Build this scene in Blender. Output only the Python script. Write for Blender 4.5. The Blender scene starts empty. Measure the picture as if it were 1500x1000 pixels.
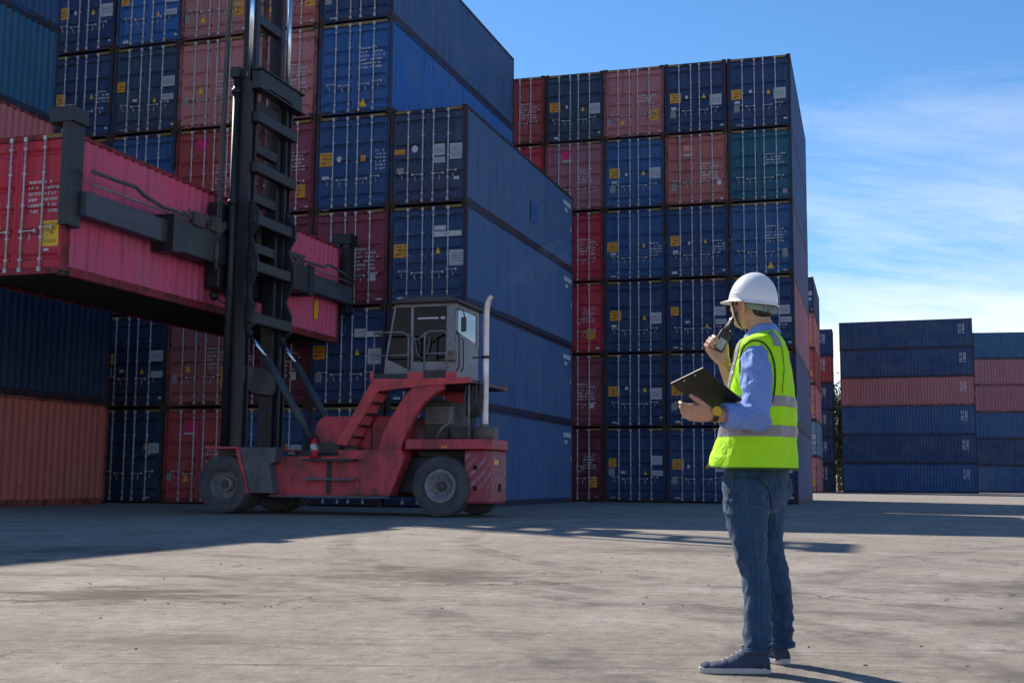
import bpy, bmesh, math, random
from math import sin, cos, pi, radians
from mathutils import Vector, Matrix
random.seed(7)
scene = bpy.context.scene
col = scene.collection

# ------------------------------------------------------------------ camera
CAM_H, PITCH, ROLL, FOC = 0.80, 0.1159, 0.0086, 1745.2 / 1500.0
cam_data = bpy.data.cameras.new('camera')
cam_data.sensor_width = 36.0
cam_data.lens = 36.0 * FOC
cam_data.clip_start = 0.05
cam_data.clip_end = 3000.0
cam = bpy.data.objects.new('camera', cam_data)
col.objects.link(cam)
_X = Vector((1, 0, 0)); _F = Vector((0, cos(PITCH), sin(PITCH))); _U = Vector((0, -sin(PITCH), cos(PITCH)))
_R = _X * cos(ROLL) + _U * sin(ROLL); _V = -_X * sin(ROLL) + _U * cos(ROLL)
cam.matrix_world = Matrix(((_R.x, _V.x, -_F.x, 0), (_R.y, _V.y, -_F.y, 0), (_R.z, _V.z, -_F.z, CAM_H), (0, 0, 0, 1)))
scene.camera = cam

# ------------------------------------------------------------------ light
SUN_TRAVEL = radians(-52.9)      # direction the light travels on the ground, from +X
SUN_ELEV = radians(40.2)
to_sun = Vector((-cos(SUN_TRAVEL) * cos(SUN_ELEV), -sin(SUN_TRAVEL) * cos(SUN_ELEV), sin(SUN_ELEV)))
sun_data = bpy.data.lights.new('sun', 'SUN')
sun_data.energy = 2.4
sun_data.angle = radians(0.53)
sun_data.color = (1.0, 0.92, 0.81)
sun = bpy.data.objects.new('sun', sun_data)
sun.rotation_euler = to_sun.to_track_quat('Z', 'Y').to_euler()
sun.location = (0, 0, 60)
col.objects.link(sun)

world = bpy.data.worlds.new('World')
scene.world = world
world.use_nodes = True
wn, wl = world.node_tree.nodes, world.node_tree.links
wn.clear()
w_out = wn.new('ShaderNodeOutputWorld')
w_bg = wn.new('ShaderNodeBackground')
w_sky = wn.new('ShaderNodeTexSky')
w_sky.sky_type = 'NISHITA'
w_sky.sun_disc = False
w_sky.sun_elevation = SUN_ELEV
w_sky.sun_rotation = math.atan2(to_sun.x, to_sun.y)
w_sky.air_density = 1.0
w_sky.dust_density = 0.2
w_sky.ozone_density = 3.0
w_sky.altitude = 900.0
w_tc = wn.new('ShaderNodeTexCoord')
w_sep = wn.new('ShaderNodeSeparateXYZ')
wl.new(w_tc.outputs['Generated'], w_sep.inputs[0])
def wmath(op, a, b=None, clamp=False):
    n = wn.new('ShaderNodeMath'); n.operation = op; n.use_clamp = clamp
    for i, v in enumerate((a, b)):
        if v is None: continue
        if isinstance(v, (int, float)): n.inputs[i].default_value = v
        else: wl.new(v, n.inputs[i])
    return n.outputs[0]
# thin wispy clouds everywhere, thicker towards the horizon
zc = wmath('ADD', wmath('MAXIMUM', w_sep.outputs['Z'], 0.0), 0.20)
w_px = wmath('DIVIDE', w_sep.outputs['X'], zc)
w_py = wmath('DIVIDE', w_sep.outputs['Y'], zc)
w_cmb = wn.new('ShaderNodeCombineXYZ')
wl.new(w_px, w_cmb.inputs[0]); wl.new(w_py, w_cmb.inputs[1])
w_map = wn.new('ShaderNodeMapping')
w_map.inputs['Scale'].default_value = (0.75, 1.35, 1.0)
w_map.inputs['Rotation'].default_value = (0, 0, radians(-24))
w_map.inputs['Location'].default_value = (3.1, 1.7, 0)
wl.new(w_cmb.outputs[0], w_map.inputs[0])
w_noise = wn.new('ShaderNodeTexNoise')
w_noise.inputs['Scale'].default_value = 1.0
w_noise.inputs['Detail'].default_value = 12.0
w_noise.inputs['Roughness'].default_value = 0.66
w_noise.inputs['Distortion'].default_value = 0.35
wl.new(w_map.outputs[0], w_noise.inputs['Vector'])
hz = wmath('SUBTRACT', 1.0, wmath('MULTIPLY', w_sep.outputs['Z'], 3.0), True)     # 1 at the horizon, 0 at 13 deg
hz2 = wmath('POWER', hz, 1.4)
thr = wmath('SUBTRACT', 0.53, wmath('MULTIPLY', hz2, 0.42))
cl = wmath('MULTIPLY', wmath('SUBTRACT', w_noise.outputs['Fac'], thr), 4.2, True)
cl = wmath('MULTIPLY', cl, wmath('ADD', 0.34, wmath('MULTIPLY', hz2, 0.85)))
w_mix = wn.new('ShaderNodeMix'); w_mix.data_type = 'RGBA'
wl.new(cl, w_mix.inputs['Factor'])
w_hsv = wn.new('ShaderNodeHueSaturation'); w_hsv.inputs['Saturation'].default_value = 1.22; w_hsv.inputs['Value'].default_value = 0.90
wl.new(w_sky.outputs[0], w_hsv.inputs['Color']); wl.new(w_hsv.outputs[0], w_mix.inputs['A'])
w_mix.inputs['B'].default_value = (6.3, 6.5, 6.9, 1)
wl.new(w_mix.outputs['Result'], w_bg.inputs['Color'])
w_bg.inputs['Strength'].default_value = 0.061
wl.new(w_bg.outputs[0], w_out.inputs[0])

vs = scene.view_settings
vs.view_transform = 'Standard'; vs.look = 'None'; vs.gamma = 1.0; vs.exposure = 1.6
vs.use_curve_mapping = False

# ------------------------------------------------------------------ helpers
def new_mat(name):
    m = bpy.data.materials.new(name); m.use_nodes = True
    nt = m.node_tree; nt.nodes.clear()
    o = nt.nodes.new('ShaderNodeOutputMaterial'); b = nt.nodes.new('ShaderNodeBsdfPrincipled')
    nt.links.new(b.outputs[0], o.inputs[0])
    return m, nt, b
class NT:
    """tiny node builder"""
    def __init__(s, nt): s.nt = nt
    def n(s, t, **kw):
        x = s.nt.nodes.new(t)
        for k, v in kw.items():
            if k.startswith('i_'):
                x.inputs[k[2:].replace('_', ' ')].default_value = v
            else: setattr(x, k, v)
        return x
    def l(s, a, b): s.nt.links.new(a, b)
    def math(s, op, a, b=None, clamp=False):
        x = s.nt.nodes.new('ShaderNodeMath'); x.operation = op; x.use_clamp = clamp
        for i, v in enumerate((a, b)):
            if v is None: continue
            if isinstance(v, (int, float)): x.inputs[i].default_value = v
            else: s.l(v, x.inputs[i])
        return x.outputs[0]
    def mix(s, f, a, b, blend='MIX'):
        x = s.nt.nodes.new('ShaderNodeMix'); x.data_type = 'RGBA'; x.blend_type = blend
        for k, v in (('Factor', f), ('A', a), ('B', b)):
            if isinstance(v, (int, float)) and k == 'Factor': x.inputs[k].default_value = v
            elif isinstance(v, tuple): x.inputs[k].default_value = v if len(v) == 4 else v + (1,)
            else: s.l(v, x.inputs[k])
        return x.outputs['Result']
    def ramp(s, f, stops):
        x = s.nt.nodes.new('ShaderNodeValToRGB')
        e = x.color_ramp.elements
        while len(e) < len(stops): e.new(0.5)
        for q, (p, c) in zip(e, stops):
            q.position = p; q.color = c if isinstance(c, tuple) and len(c) == 4 else ((c, c, c, 1) if not isinstance(c, tuple) else c + (1,))
        s.l(f, x.inputs[0]); return x.outputs[0]
    def noise(s, vec, scale, detail=4, rough=0.55, dist=0.0):
        x = s.n('ShaderNodeTexNoise'); x.inputs['Scale'].default_value = scale; x.inputs['Detail'].default_value = detail
        x.inputs['Roughness'].default_value = rough; x.inputs['Distortion'].default_value = dist
        if vec is not None: s.l(vec, x.inputs['Vector'])
        return x.outputs['Fac']
    def mapping(s, vec, scale=(1, 1, 1), rot=(0, 0, 0), loc=(0, 0, 0)):
        x = s.n('ShaderNodeMapping'); x.inputs['Scale'].default_value = scale; x.inputs['Rotation'].default_value = rot; x.inputs['Location'].default_value = loc
        s.l(vec, x.inputs[0]); return x.outputs[0]
    def bump(s, h, strength, dist=0.01):
        x = s.n('ShaderNodeBump'); x.inputs['Strength'].default_value = strength; x.inputs['Distance'].default_value = dist
        s.l(h, x.inputs['Height']); return x.outputs[0]

def simple_mat(name, color, rough=0.6, metal=0.0, vary=0.25, scale=6.0, dirt=None, dirt_amt=0.0, bump=0.0, spec=0.5):
    m, nt, b = new_mat(name); N = NT(nt)
    tc = N.n('ShaderNodeTexCoord').outputs['Object']
    f = N.noise(tc, scale, 5, 0.6)
    dark = tuple(c * (1 - vary) for c in color); lite = tuple(min(1, c * (1 + vary)) for c in color)
    c = N.mix(N.ramp(f, [(0.3, 0.0), (0.7, 1.0)]), dark, lite)
    if dirt:
        g = N.noise(tc, scale * 0.45, 6, 0.65, 0.4)
        c = N.mix(N.math('MULTIPLY', N.ramp(g, [(0.42, 0.0), (0.62, 1.0)]), dirt_amt), c, dirt)
    N.l(c, b.inputs['Base Color'])
    b.inputs['Roughness'].default_value = rough; b.inputs['Metallic'].default_value = metal
    b.inputs['Specular IOR Level'].default_value = spec
    if bump: N.l(N.bump(N.noise(tc, scale * 5, 4), bump, 0.004), b.inputs['Normal'])
    return m

MESH = {}
class MB:
    """collects shapes into one mesh"""
    def __init__(s): s.v = []; s.f = []; s.sm = []
    def add(s, vs_, fs, smooth=False):
        o = len(s.v); s.v.extend([tuple(p) for p in vs_])
        for f in fs: s.f.append(tuple(o + i for i in f)); s.sm.append(smooth)
        return s
    def box(s, x0, x1, y0, y1, z0, z1):
        vs_ = [(x, y, z) for z in (z0, z1) for y in (y0, y1) for x in (x0, x1)]
        return s.add(vs_, [(0, 2, 3, 1), (4, 5, 7, 6), (0, 1, 5, 4), (2, 6, 7, 3), (0, 4, 6, 2), (1, 3, 7, 5)])
    def bbox(s, x0, x1, y0, y1, z0, z1, b=0.01):
        """box with chamfered edges"""
        def q(a, b_, t): return a + t, b_ - t
        P = []
        for sz in (0, 1):
            for sy in (0, 1):
                for sx in (0, 1):
                    x = (x0, x1)[sx]; y = (y0, y1)[sy]; z = (z0, z1)[sz]
                    ix = x + (b if sx == 0 else -b); iy = y + (b if sy == 0 else -b); iz = z + (b if sz == 0 else -b)
                    P += [(x, iy, iz), (ix, y, iz), (ix, iy, z)]
        bm = bmesh.new()
        for p in P: bm.verts.new(p)
        bmesh.ops.convex_hull(bm, input=bm.verts)
        bmesh.ops.dissolve_limit(bm, angle_limit=0.01, verts=bm.verts, edges=bm.edges)
        bm.verts.index_update()
        s.add([v.co[:] for v in bm.verts], [[v.index for v in f.verts] for f in bm.faces]); bm.free()
        return s
    def prism(s, pts, y0, y1, axis='y'):
        """polygon in (a,b) extruded along axis; y: pts=(x,z); x: pts=(y,z); z: pts=(x,y)"""
        n = len(pts)
        def P(a, b_, t): return {'y': (a, t, b_), 'x': (t, a, b_), 'z': (a, b_, t)}[axis]
        vs_ = [P(a, b_, y0) for a, b_ in pts] + [P(a, b_, y1) for a, b_ in pts]
        fs = [tuple(range(n))[::-1], tuple(range(n, 2 * n))] + [(i, (i + 1) % n, n + (i + 1) % n, n + i) for i in range(n)]
        return s.add(vs_, fs)
    def cyl(s, p0, p1, r0, r1=None, n=12, caps=True, smooth=True):
        r1 = r0 if r1 is None else r1
        p0, p1 = Vector(p0), Vector(p1); d = (p1 - p0).normalized()
        a = d.orthogonal().normalized(); b = d.cross(a)
        vs_ = []
        for p, r in ((p0, r0), (p1, r1)):
            for i in range(n):
                t = 2 * pi * i / n; vs_.append(p + a * (r * cos(t)) + b * (r * sin(t)))
        s.add(vs_, [(i, (i + 1) % n, n + (i + 1) % n, n + i) for i in range(n)], smooth)
        if caps:
            s.add(vs_[:n], [tuple(range(n))[::-1]]); s.add(vs_[n:], [tuple(range(n))])
        return s
    def tube(s, pts, r, n=8, caps=True):
        """polyline tube, r number or list"""
        pts = [Vector(p) for p in pts]; R = r if isinstance(r, (list, tuple)) else [r] * len(pts)
        rings = []; up = None
        for i, p in enumerate(pts):
            t = (pts[min(i + 1, len(pts) - 1)] - pts[max(i - 1, 0)]).normalized()
            if up is None: up = t.orthogonal().normalized()
            a = (up - t * up.dot(t)).normalized(); up = a; b = t.cross(a)
            rings.append([p + a * (R[i] * cos(2 * pi * k / n)) + b * (R[i] * sin(2 * pi * k / n)) for k in range(n)])
        return s.loft(rings, caps)
    def loft(s, rings, caps=True, smooth=True):
        n = len(rings[0]); vs_ = [p for r in rings for p in r]
        fs = [(i * n + k, i * n + (k + 1) % n, (i + 1) * n + (k + 1) % n, (i + 1) * n + k) for i in range(len(rings) - 1) for k in range(n)]
        s.add(vs_, fs, smooth)
        if caps:
            s.add(rings[0], [tuple(range(n))[::-1]], False); s.add(rings[-1], [tuple(range(n))], False)
        return s
    def lathe(s, prof, c, ax, n=32, smooth=True, closed=False):
        """prof: (r, t) pairs revolved about axis ax through c"""
        c = Vector(c); ax = Vector(ax).normalized(); a = ax.orthogonal().normalized(); b = ax.cross(a)
        vs_ = []
        for r, t in prof:
            for k in range(n):
                w = 2 * pi * k / n; vs_.append(c + ax * t + a * (r * cos(w)) + b * (r * sin(w)))
        m = len(prof); rng = range(m if closed else m - 1)
        fs = [(i * n + k, i * n + (k + 1) % n, ((i + 1) % m) * n + (k + 1) % n, ((i + 1) % m) * n + k) for i in rng for k in range(n)]
        return s.add(vs_, fs, smooth)
    def mesh(s, name, mat=None):
        me = bpy.data.meshes.new(name); me.from_pydata(s.v, [], s.f)
        me.polygons.foreach_set('use_smooth', s.sm)
        bm = bmesh.new(); bm.from_mesh(me)
        bmesh.ops.remove_doubles(bm, verts=bm.verts, dist=1e-5)
        bmesh.ops.recalc_face_normals(bm, faces=bm.faces); bm.to_mesh(me); bm.free()
        if mat: me.materials.append(mat)
        return me
def obj(name, me, parent=None, loc=None, rot=None, scale=None, color=None):
    o = bpy.data.objects.new(name, me); col.objects.link(o)
    if parent: o.parent = parent
    if loc: o.location = loc
    if rot: o.rotation_euler = rot
    if scale: o.scale = scale
    if color: o.color = color if len(color) == 4 else tuple(color) + (1,)
    return o
def empty(name, label, cat, loc=(0, 0, 0), rz=0.0, group=None):
    o = bpy.data.objects.new(name, None); col.objects.link(o); o.location = loc; o.rotation_euler = (0, 0, rz)
    o.empty_display_size = 0.2
    o['label'] = label; o['category'] = cat
    if group: o['group'] = group
    return o
def tag(o, label, cat, group=None):
    o['label'] = label; o['category'] = cat
    if group: o['group'] = group
    return o
# ------------------------------------------------------------------ ground
def ground_mat():
    m, nt, b = new_mat('worn_concrete'); N = NT(nt)
    tc = N.n('ShaderNodeTexCoord').outputs['Object']
    sepg = N.n('ShaderNodeSeparateXYZ'); N.l(tc, sepg.inputs[0])
    big = N.noise(N.mapping(tc, (0.12, 0.16, 1), (0, 0, 0.3)), 1.0, 4, 0.6, 0.4)
    mid = N.noise(N.mapping(tc, (1.1, 0.8, 1), (0, 0, -0.5)), 1.0, 9, 0.72, 0.6)
    fine = N.noise(tc, 8.0, 8, 0.78, 0.3)
    grit = N.noise(tc, 55.0, 4, 0.75)
    c = N.mix(N.ramp(big, [(0.32, 0.0), (0.68, 1.0)]), (0.236, 0.200, 0.165), (0.306, 0.268, 0.230))
    c = N.mix(N.math('MULTIPLY', N.ramp(mid, [(0.36, 1.0), (0.50, 0.0)]), 0.60), c, (0.165, 0.143, 0.122))       # brownish worn patches
    c = N.mix(N.math('MULTIPLY', N.ramp(mid, [(0.53, 0.0), (0.62, 1.0)]), 0.45), c, (0.385, 0.350, 0.312))       # pale scuffed patches
    c = N.mix(N.math('MULTIPLY', N.ramp(fine, [(0.40, 1.0), (0.47, 0.0)]), 0.55), c, (0.130, 0.113, 0.098))
    c = N.mix(N.math('MULTIPLY', N.ramp(fine, [(0.56, 0.0), (0.62, 1.0)]), 0.40), c, (0.420, 0.385, 0.350))
    c = N.mix(N.math('MULTIPLY', N.ramp(grit, [(0.36, 1.0), (0.43, 0.0)]), 0.60), c, (0.085, 0.075, 0.066))
    brk0 = N.ramp(N.noise(N.mapping(tc, (0.5, 0.5, 1), (0, 0, 0), (14, 3, 0)), 1.0, 5, 0.7), [(0.46, 0.0), (0.60, 1.0)])
    # drag scratches: long thin marks in several directions
    for rot, sx, sy, thr, amt in ((0.95, 0.22, 13.0, 0.635, 0.55), (0.55, 0.16, 9.0, 0.640, 0.50), (-0.42, 0.20, 11.0, 0.645, 0.50), (1.30, 0.25, 15.0, 0.65, 0.45)):
        sc = N.noise(N.mapping(tc, (sx, sy, 1), (0, 0, -rot), (rot * 7, rot * 3, 0)), 1.0, 3, 0.55, 0.15)
        c = N.mix(N.math('MULTIPLY', N.math('MULTIPLY', N.ramp(sc, [(thr - 0.03, 0.0), (thr + 0.02, 1.0)]), brk0), amt), c, (0.115, 0.100, 0.088))
    # turning tyre arcs
    wob2 = N.math('MULTIPLY', N.math('SUBTRACT', N.noise(tc, 0.9, 4, 0.6), 0.5), 0.30)
    brk = N.ramp(N.noise(N.mapping(tc, (1.6, 1.6, 1), (0, 0, 0), (4, 9, 0)), 1.0, 7, 0.75), [(0.44, 0.0), (0.60, 1.0)])
    for cx, cy, r, w, amt in ((-9.0, 3.0, 9.6, 0.22, 0.75), (-9.0, 3.0, 11.3, 0.22, 0.7), (12.0, 16.5, 12.6, 0.2, 0.7), (12.0, 16.5, 14.2, 0.2, 0.65), (-3.0, -9.0, 17.2, 0.25, 0.7), (-3.0, -9.0, 19.0, 0.25, 0.7), (20.0, 2.0, 17.6, 0.22, 0.6), (20.0, 2.0, 19.2, 0.22, 0.6)):
        dx = N.math('SUBTRACT', sepg.outputs['X'], cx); dy = N.math('SUBTRACT', sepg.outputs['Y'], cy)
        d_ = N.math('SQRT', N.math('ADD', N.math('MULTIPLY', dx, dx), N.math('MULTIPLY', dy, dy)))
        q = N.math('ABSOLUTE', N.math('ADD', N.math('SUBTRACT', d_, r), wob2))
        bnd = N.math('SUBTRACT', 1.0, N.math('DIVIDE', q, w), True)
        c = N.mix(N.math('MULTIPLY', N.math('MULTIPLY', N.ramp(bnd, [(0.0, 0.0), (0.4, 1.0)]), brk), amt), c, (0.100, 0.086, 0.074))
    # oily, muddy smears with ragged edges
    rag = N.math('SUBTRACT', N.noise(N.mapping(tc, (1.2, 2.4, 1), (0, 0, 0.2)), 1.6, 8, 0.75), 0.5)
    for cx, cy, rx, ry, amt in ((-2.6, 8.3, 1.5, 1.1, 0.95), (-0.7, 10.2, 1.7, 1.5, 0.80), (3.9, 9.5, 1.5, 0.9, 0.6), (-4.6, 13.2, 2.4, 1.3, 0.6), (2.0, 14.2, 2.2, 1.3, 0.65), (-1.7, 6.0, 0.9, 0.5, 0.5), (2.9, 7.0, 0.8, 0.5, 0.45)):
        ex = N.math('DIVIDE', N.math('SUBTRACT', sepg.outputs['X'], cx), rx); ey = N.math('DIVIDE', N.math('SUBTRACT', sepg.outputs['Y'], cy), ry)
        ln = N.math('SQRT', N.math('ADD', N.math('MULTIPLY', ex, ex), N.math('MULTIPLY', ey, ey)))
        e_ = N.ramp(N.math('ADD', ln, N.math('MULTIPLY', rag, 3.4)), [(0.15, 1.0), (0.75, 0.0)])
        c = N.mix(N.math('MULTIPLY', e_, amt), c, (0.088, 0.072, 0.057))
    # cracks
    vo = N.n('ShaderNodeTexVoronoi'); vo.feature = 'DISTANCE_TO_EDGE'; vo.inputs['Scale'].default_value = 0.42
    wob = N.n('ShaderNodeTexNoise'); wob.inputs['Scale'].default_value = 1.8; wob.inputs['Detail'].default_value = 4
    N.l(tc, wob.inputs['Vector'])
    vm = N.n('ShaderNodeVectorMath', operation='ADD'); sc_ = N.n('ShaderNodeVectorMath', operation='SCALE'); sc_.inputs['Scale'].default_value = 1.4
    N.l(wob.outputs['Color'], sc_.inputs[0]); N.l(tc, vm.inputs[0]); N.l(sc_.outputs[0], vm.inputs[1]); N.l(vm.outputs[0], vo.inputs['Vector'])
    crack = N.math('MULTIPLY', N.ramp(vo.outputs['Distance'], [(0.0, 1.0), (0.009, 0.0)]), N.ramp(N.noise(tc, 0.5, 2), [(0.50, 0.0), (0.58, 0.85)]))
    c = N.mix(crack, c, (0.06, 0.052, 0.045))
    N.l(c, b.inputs['Base Color'])
    b.inputs['Roughness'].default_value = 0.92
    b.inputs['Specular IOR Level'].default_value = 0.2
    hgt = N.math('ADD', N.math('MULTIPLY', fine, 1.0), N.math('MULTIPLY', grit, 0.4))
    hgt = N.math('SUBTRACT', hgt, N.math('MULTIPLY', crack, 1.0))
    N.l(N.bump(hgt, 0.8, 0.016), b.inputs['Normal'])
    return m
def build_ground():
    me = MB()
    me.add([(-900, -300, 0), (900, -300, 0), (900, 1500, 0), (-900, 1500, 0)], [(0, 1, 2, 3)])
    g = obj('ground', me.mesh('ground', ground_mat()))
    g['kind'] = 'structure'
    return g
build_ground()
STONE = simple_mat('loose_stone', (0.15, 0.125, 0.10), 0.9, 0, 0.4, 30.0)
gr = MB(); R = random.Random(4)
for i in range(520):
    d = 3.0 + 22 * R.random() ** 1.6; x = R.uniform(-0.46, 0.46) * d; s = R.choice((0.002, 0.003, 0.003, 0.004, 0.004, 0.005, 0.009)) * (1 + 0.05 * d)
    vs_ = [Vector((R.uniform(.6, 1) * s * cos(t), R.uniform(.6, 1) * s * sin(t), 0)) for t in [k * pi / 3 for k in range(6)]]
    top = [v * 0.55 + Vector((0, 0, s * R.uniform(.3, .6))) for v in vs_]
    gr.add([Vector((x, d, 0.001)) + v for v in vs_ + top], [(k, (k + 1) % 6, 6 + (k + 1) % 6, 6 + k) for k in range(6)] + [tuple(range(6, 12))])
g_ = obj('loose_gravel', gr.mesh('gravel', STONE)); g_['kind'] = 'stuff'; tag(g_, 'scattered dark grit on the sunlit concrete', 'gravel')
# ------------------------------------------------------------------ shipping containers
CW, CL, CH = 2.438, 12.192, 2.94
HW, HL = CW / 2, CL / 2

def paint_mat(name, dust, rust, edge=False):
    m, nt, b = new_mat(name); N = NT(nt)
    oi = N.n('ShaderNodeObjectInfo')
    tc = N.n('ShaderNodeTexCoord').outputs['Object']
    rnd = N.math('MULTIPLY', oi.outputs['Random'], 60.0)
    cmb = N.n('ShaderNodeCombineXYZ')
    for i in range(3): N.l(rnd, cmb.inputs[i])
    va = N.n('ShaderNodeVectorMath', operation='ADD'); N.l(tc, va.inputs[0]); N.l(cmb.outputs[0], va.inputs[1]); tc = va.outputs[0]
    c = oi.outputs['Color']
    blot = N.noise(N.mapping(tc, (0.7, 0.7, 0.9)), 1.0, 5, 0.6, 0.3)
    c = N.mix(N.math('MULTIPLY', N.ramp(blot, [(0.35, 0.0), (0.68, 1.0)]), dust), c, (0.17, 0.19, 0.22))
    strk = N.noise(N.mapping(tc, (7.0, 7.0, 0.30)), 1.0, 5, 0.65)
    c = N.mix(N.math('MULTIPLY', N.ramp(strk, [(0.55, 0.0), (0.74, 1.0)]), 0.13), c, (0.28, 0.28, 0.28))
    c = N.mix(N.math('MULTIPLY', N.ramp(strk, [(0.28, 1.0), (0.46, 0.0)]), 0.45), c, (0.015, 0.014, 0.016))
    rs = N.noise(N.mapping(tc, (2.0, 2.0, 1.6)), 1.3, 7, 0.72, 0.6)
    c = N.mix(N.ramp(rs, [(rust, 0.0), (rust + 0.05, 0.85)]), c, (0.075, 0.030, 0.017))
    N.l(c, b.inputs['Base Color'])
    rg = N.math('ADD', 0.50, N.math('MULTIPLY', blot, 0.3))
    N.l(rg, b.inputs['Roughness']); b.inputs['Specular IOR Level'].default_value = 0.22
    N.l(N.bump(N.noise(tc, 2.2, 4, 0.55), 0.35, 0.02), b.inputs['Normal'])
    return m
PAINT = paint_mat('container_paint', 0.14, 0.66)
FADED = paint_mat('faded_side_paint', 0.30, 0.68)
FRAME = paint_mat('frame_paint_worn', 0.05, 0.50)
RUST = simple_mat('rusty_casting', (0.060, 0.036, 0.026), 0.8, 0.2, 0.5, 9.0, (0.11, 0.055, 0.03), 0.6)
BLACK = simple_mat('black_void', (0.008, 0.008, 0.009), 0.9, 0.0, 0.2)
GALV = simple_mat('galvanised_rod', (0.54, 0.55, 0.58), 0.5, 0.1, 0.2, 8.0, (0.20, 0.15, 0.12), 0.4)
DECK = simple_mat('underside_steel', (0.012, 0.011, 0.011), 0.85, 0.0, 0.4, 3.0)
WHITE = simple_mat('white_lettering', (0.62, 0.63, 0.64), 0.6, 0.0, 0.25, 14.0, (0.2, 0.2, 0.22), 0.5)
GREYPL = simple_mat('grey_plate', (0.26, 0.265, 0.26), 0.6, 0.0, 0.3, 16.0)
PINK = simple_mat('pink_placard', (0.75, 0.012, 0.14), 0.6, 0.0, 0.1, 8.0)
SALMONPL = simple_mat('faded_placard', (0.62, 0.25, 0.18), 0.6, 0.0, 0.2, 8.0)
YEL = simple_mat('yellow_triangle_paint', (0.80, 0.44, 0.02), 0.55, 0.0, 0.15, 10.0)

def print_mat(name, base, ink, sx, sz, thr, rot=0):
    """a flat sticker whose print is rows of small dark marks"""
    m, nt, b = new_mat(name); N = NT(nt)
    g = N.n('ShaderNodeTexCoord').outputs['Generated']
    oi = N.n('ShaderNodeObjectInfo')
    sep = N.n('ShaderNodeSeparateXYZ'); N.l(g, sep.inputs[0])
    inx = N.math('LESS_THAN', N.math('ABSOLUTE', N.math('SUBTRACT', sep.outputs['X'], 0.5)), 0.38)
    inz = N.math('LESS_THAN', N.math('ABSOLUTE', N.math('SUBTRACT', sep.outputs['Z'], 0.5)), 0.36)
    row = N.math('GREATER_THAN', N.math('FRACT', N.math('MULTIPLY', sep.outputs['Z'], sz)), 0.45)
    nz = N.noise(N.mapping(g, (sx, 1, sz)), 1.0, 2, 0.5)
    ink_f = N.math('MULTIPLY', N.math('MULTIPLY', inx, inz), N.math('MULTIPLY', row, N.math('GREATER_THAN', nz, thr)))
    wear = N.ramp(N.noise(g, 3.0, 5, 0.7), [(0.3, 0.72), (0.7, 1.0)])
    c = N.mix(N.math('MULTIPLY', ink_f, 0.8), base, ink)
    c = N.mix(1.0, c, wear, 'MULTIPLY')
    N.l(c, b.inputs['Base Color']); b.inputs['Roughness'].default_value = 0.55
    return m
YSTK = print_mat('yellow_caution_print', (0.76, 0.36, 0.015), (0.20, 0.03, 0.01), 9, 3.2, 0.46)
WPLT = print_mat('white_plate_print', (0.50, 0.52, 0.55), (0.13, 0.15, 0.20), 14, 6.0, 0.47)
ORST = print_mat('orange_sticker_print', (0.70, 0.20, 0.03), (0.55, 0.45, 0.06), 3, 1.0, 0.5)

def hazard_mat():
    m, nt, b = new_mat('hazard_stripes'); N = NT(nt)
    tc = N.n('ShaderNodeTexCoord').outputs['Object']
    sep = N.n('ShaderNodeSeparateXYZ'); N.l(tc, sep.inputs[0])
    t = N.math('ADD', sep.outputs['X'], N.math('MULTIPLY', sep.outputs['Z'], 1.0))
    st = N.math('GREATER_THAN', N.math('FRACT', N.math('MULTIPLY', t, 7.5)), 0.5)
    wear = N.ramp(N.noise(tc, 6.0, 5, 0.7), [(0.40, 0.25), (0.6, 1.0)])
    c = N.mix(N.math('MULTIPLY', st, wear), (0.02, 0.018, 0.016), (0.66, 0.40, 0.05))
    N.l(c, b.inputs['Base Color']); b.inputs['Roughness'].default_value = 0.6
    return m
HAZ = hazard_mat()

# --- shared meshes
def m_frame():
    b = MB()
    for sx in (-1, 1):
        xa, xb = sorted((sx * (HW - 0.001), sx * (HW - 0.098)))
        for ya, yb in ((-HL + 0.004, -HL + 0.13), (HL - 0.10, HL - 0.004)):
            b.box(xa, xb, ya, yb, 0.10, CH - 0.10)
        xa, xb = sorted((sx * (HW - 0.003), sx * (HW - 0.063)))
        b.box(xa, xb, -HL + 0.13, HL - 0.10, 2.85, 2.930)          # top side rail
        b.box(xa, xb, -HL + 0.13, HL - 0.10, 0.012, 0.185)         # bottom side rail
        xa, xb = sorted((sx * (HW - 0.003), sx * (HW - 0.110)))
        b.box(xa, xb, -HL + 0.13, HL - 0.10, 0.008, 0.0115)
    for ya, yb in ((-HL + 0.012, -HL + 0.11), (HL - 0.09, HL - 0.012)):
        b.box(-HW + 0.098, HW - 0.098, ya, yb, 2.795, 2.905)
        b.box(-HW + 0.098, HW - 0.098, ya, yb, 0.045, 0.165)
    b.box(-HW + 0.098, HW - 0.098, -HL + 0.112, -HL + 0.125, 0.165, 2.795)   # dark gasket plane behind the doors
    return b.mesh('container_frame', FRAME)
def m_casting():
    b = MB()
    b.bbox(-0.081, 0.081, -0.089, 0.089, 0.0, 0.120, 0.008)
    me = b.mesh('corner_casting', RUST); me.materials.append(BLACK)
    bm = bmesh.new(); bm.from_mesh(me)
    for sgn in (-1, 1):
        for axis in ('x', 'y'):
            vs_ = []
            for k in range(10):
                t = 2 * pi * k / 10
                a, c_ = 0.045 * cos(t), 0.060 + 0.032 * sin(t)
                vs_.append(bm.verts.new((sgn * 0.0825, a, c_) if axis == 'x' else (a, sgn * 0.0905, c_)))
            f = bm.faces.new(vs_); f.material_index = 1
    bm.to_mesh(me); bm.free()
    return me
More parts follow.
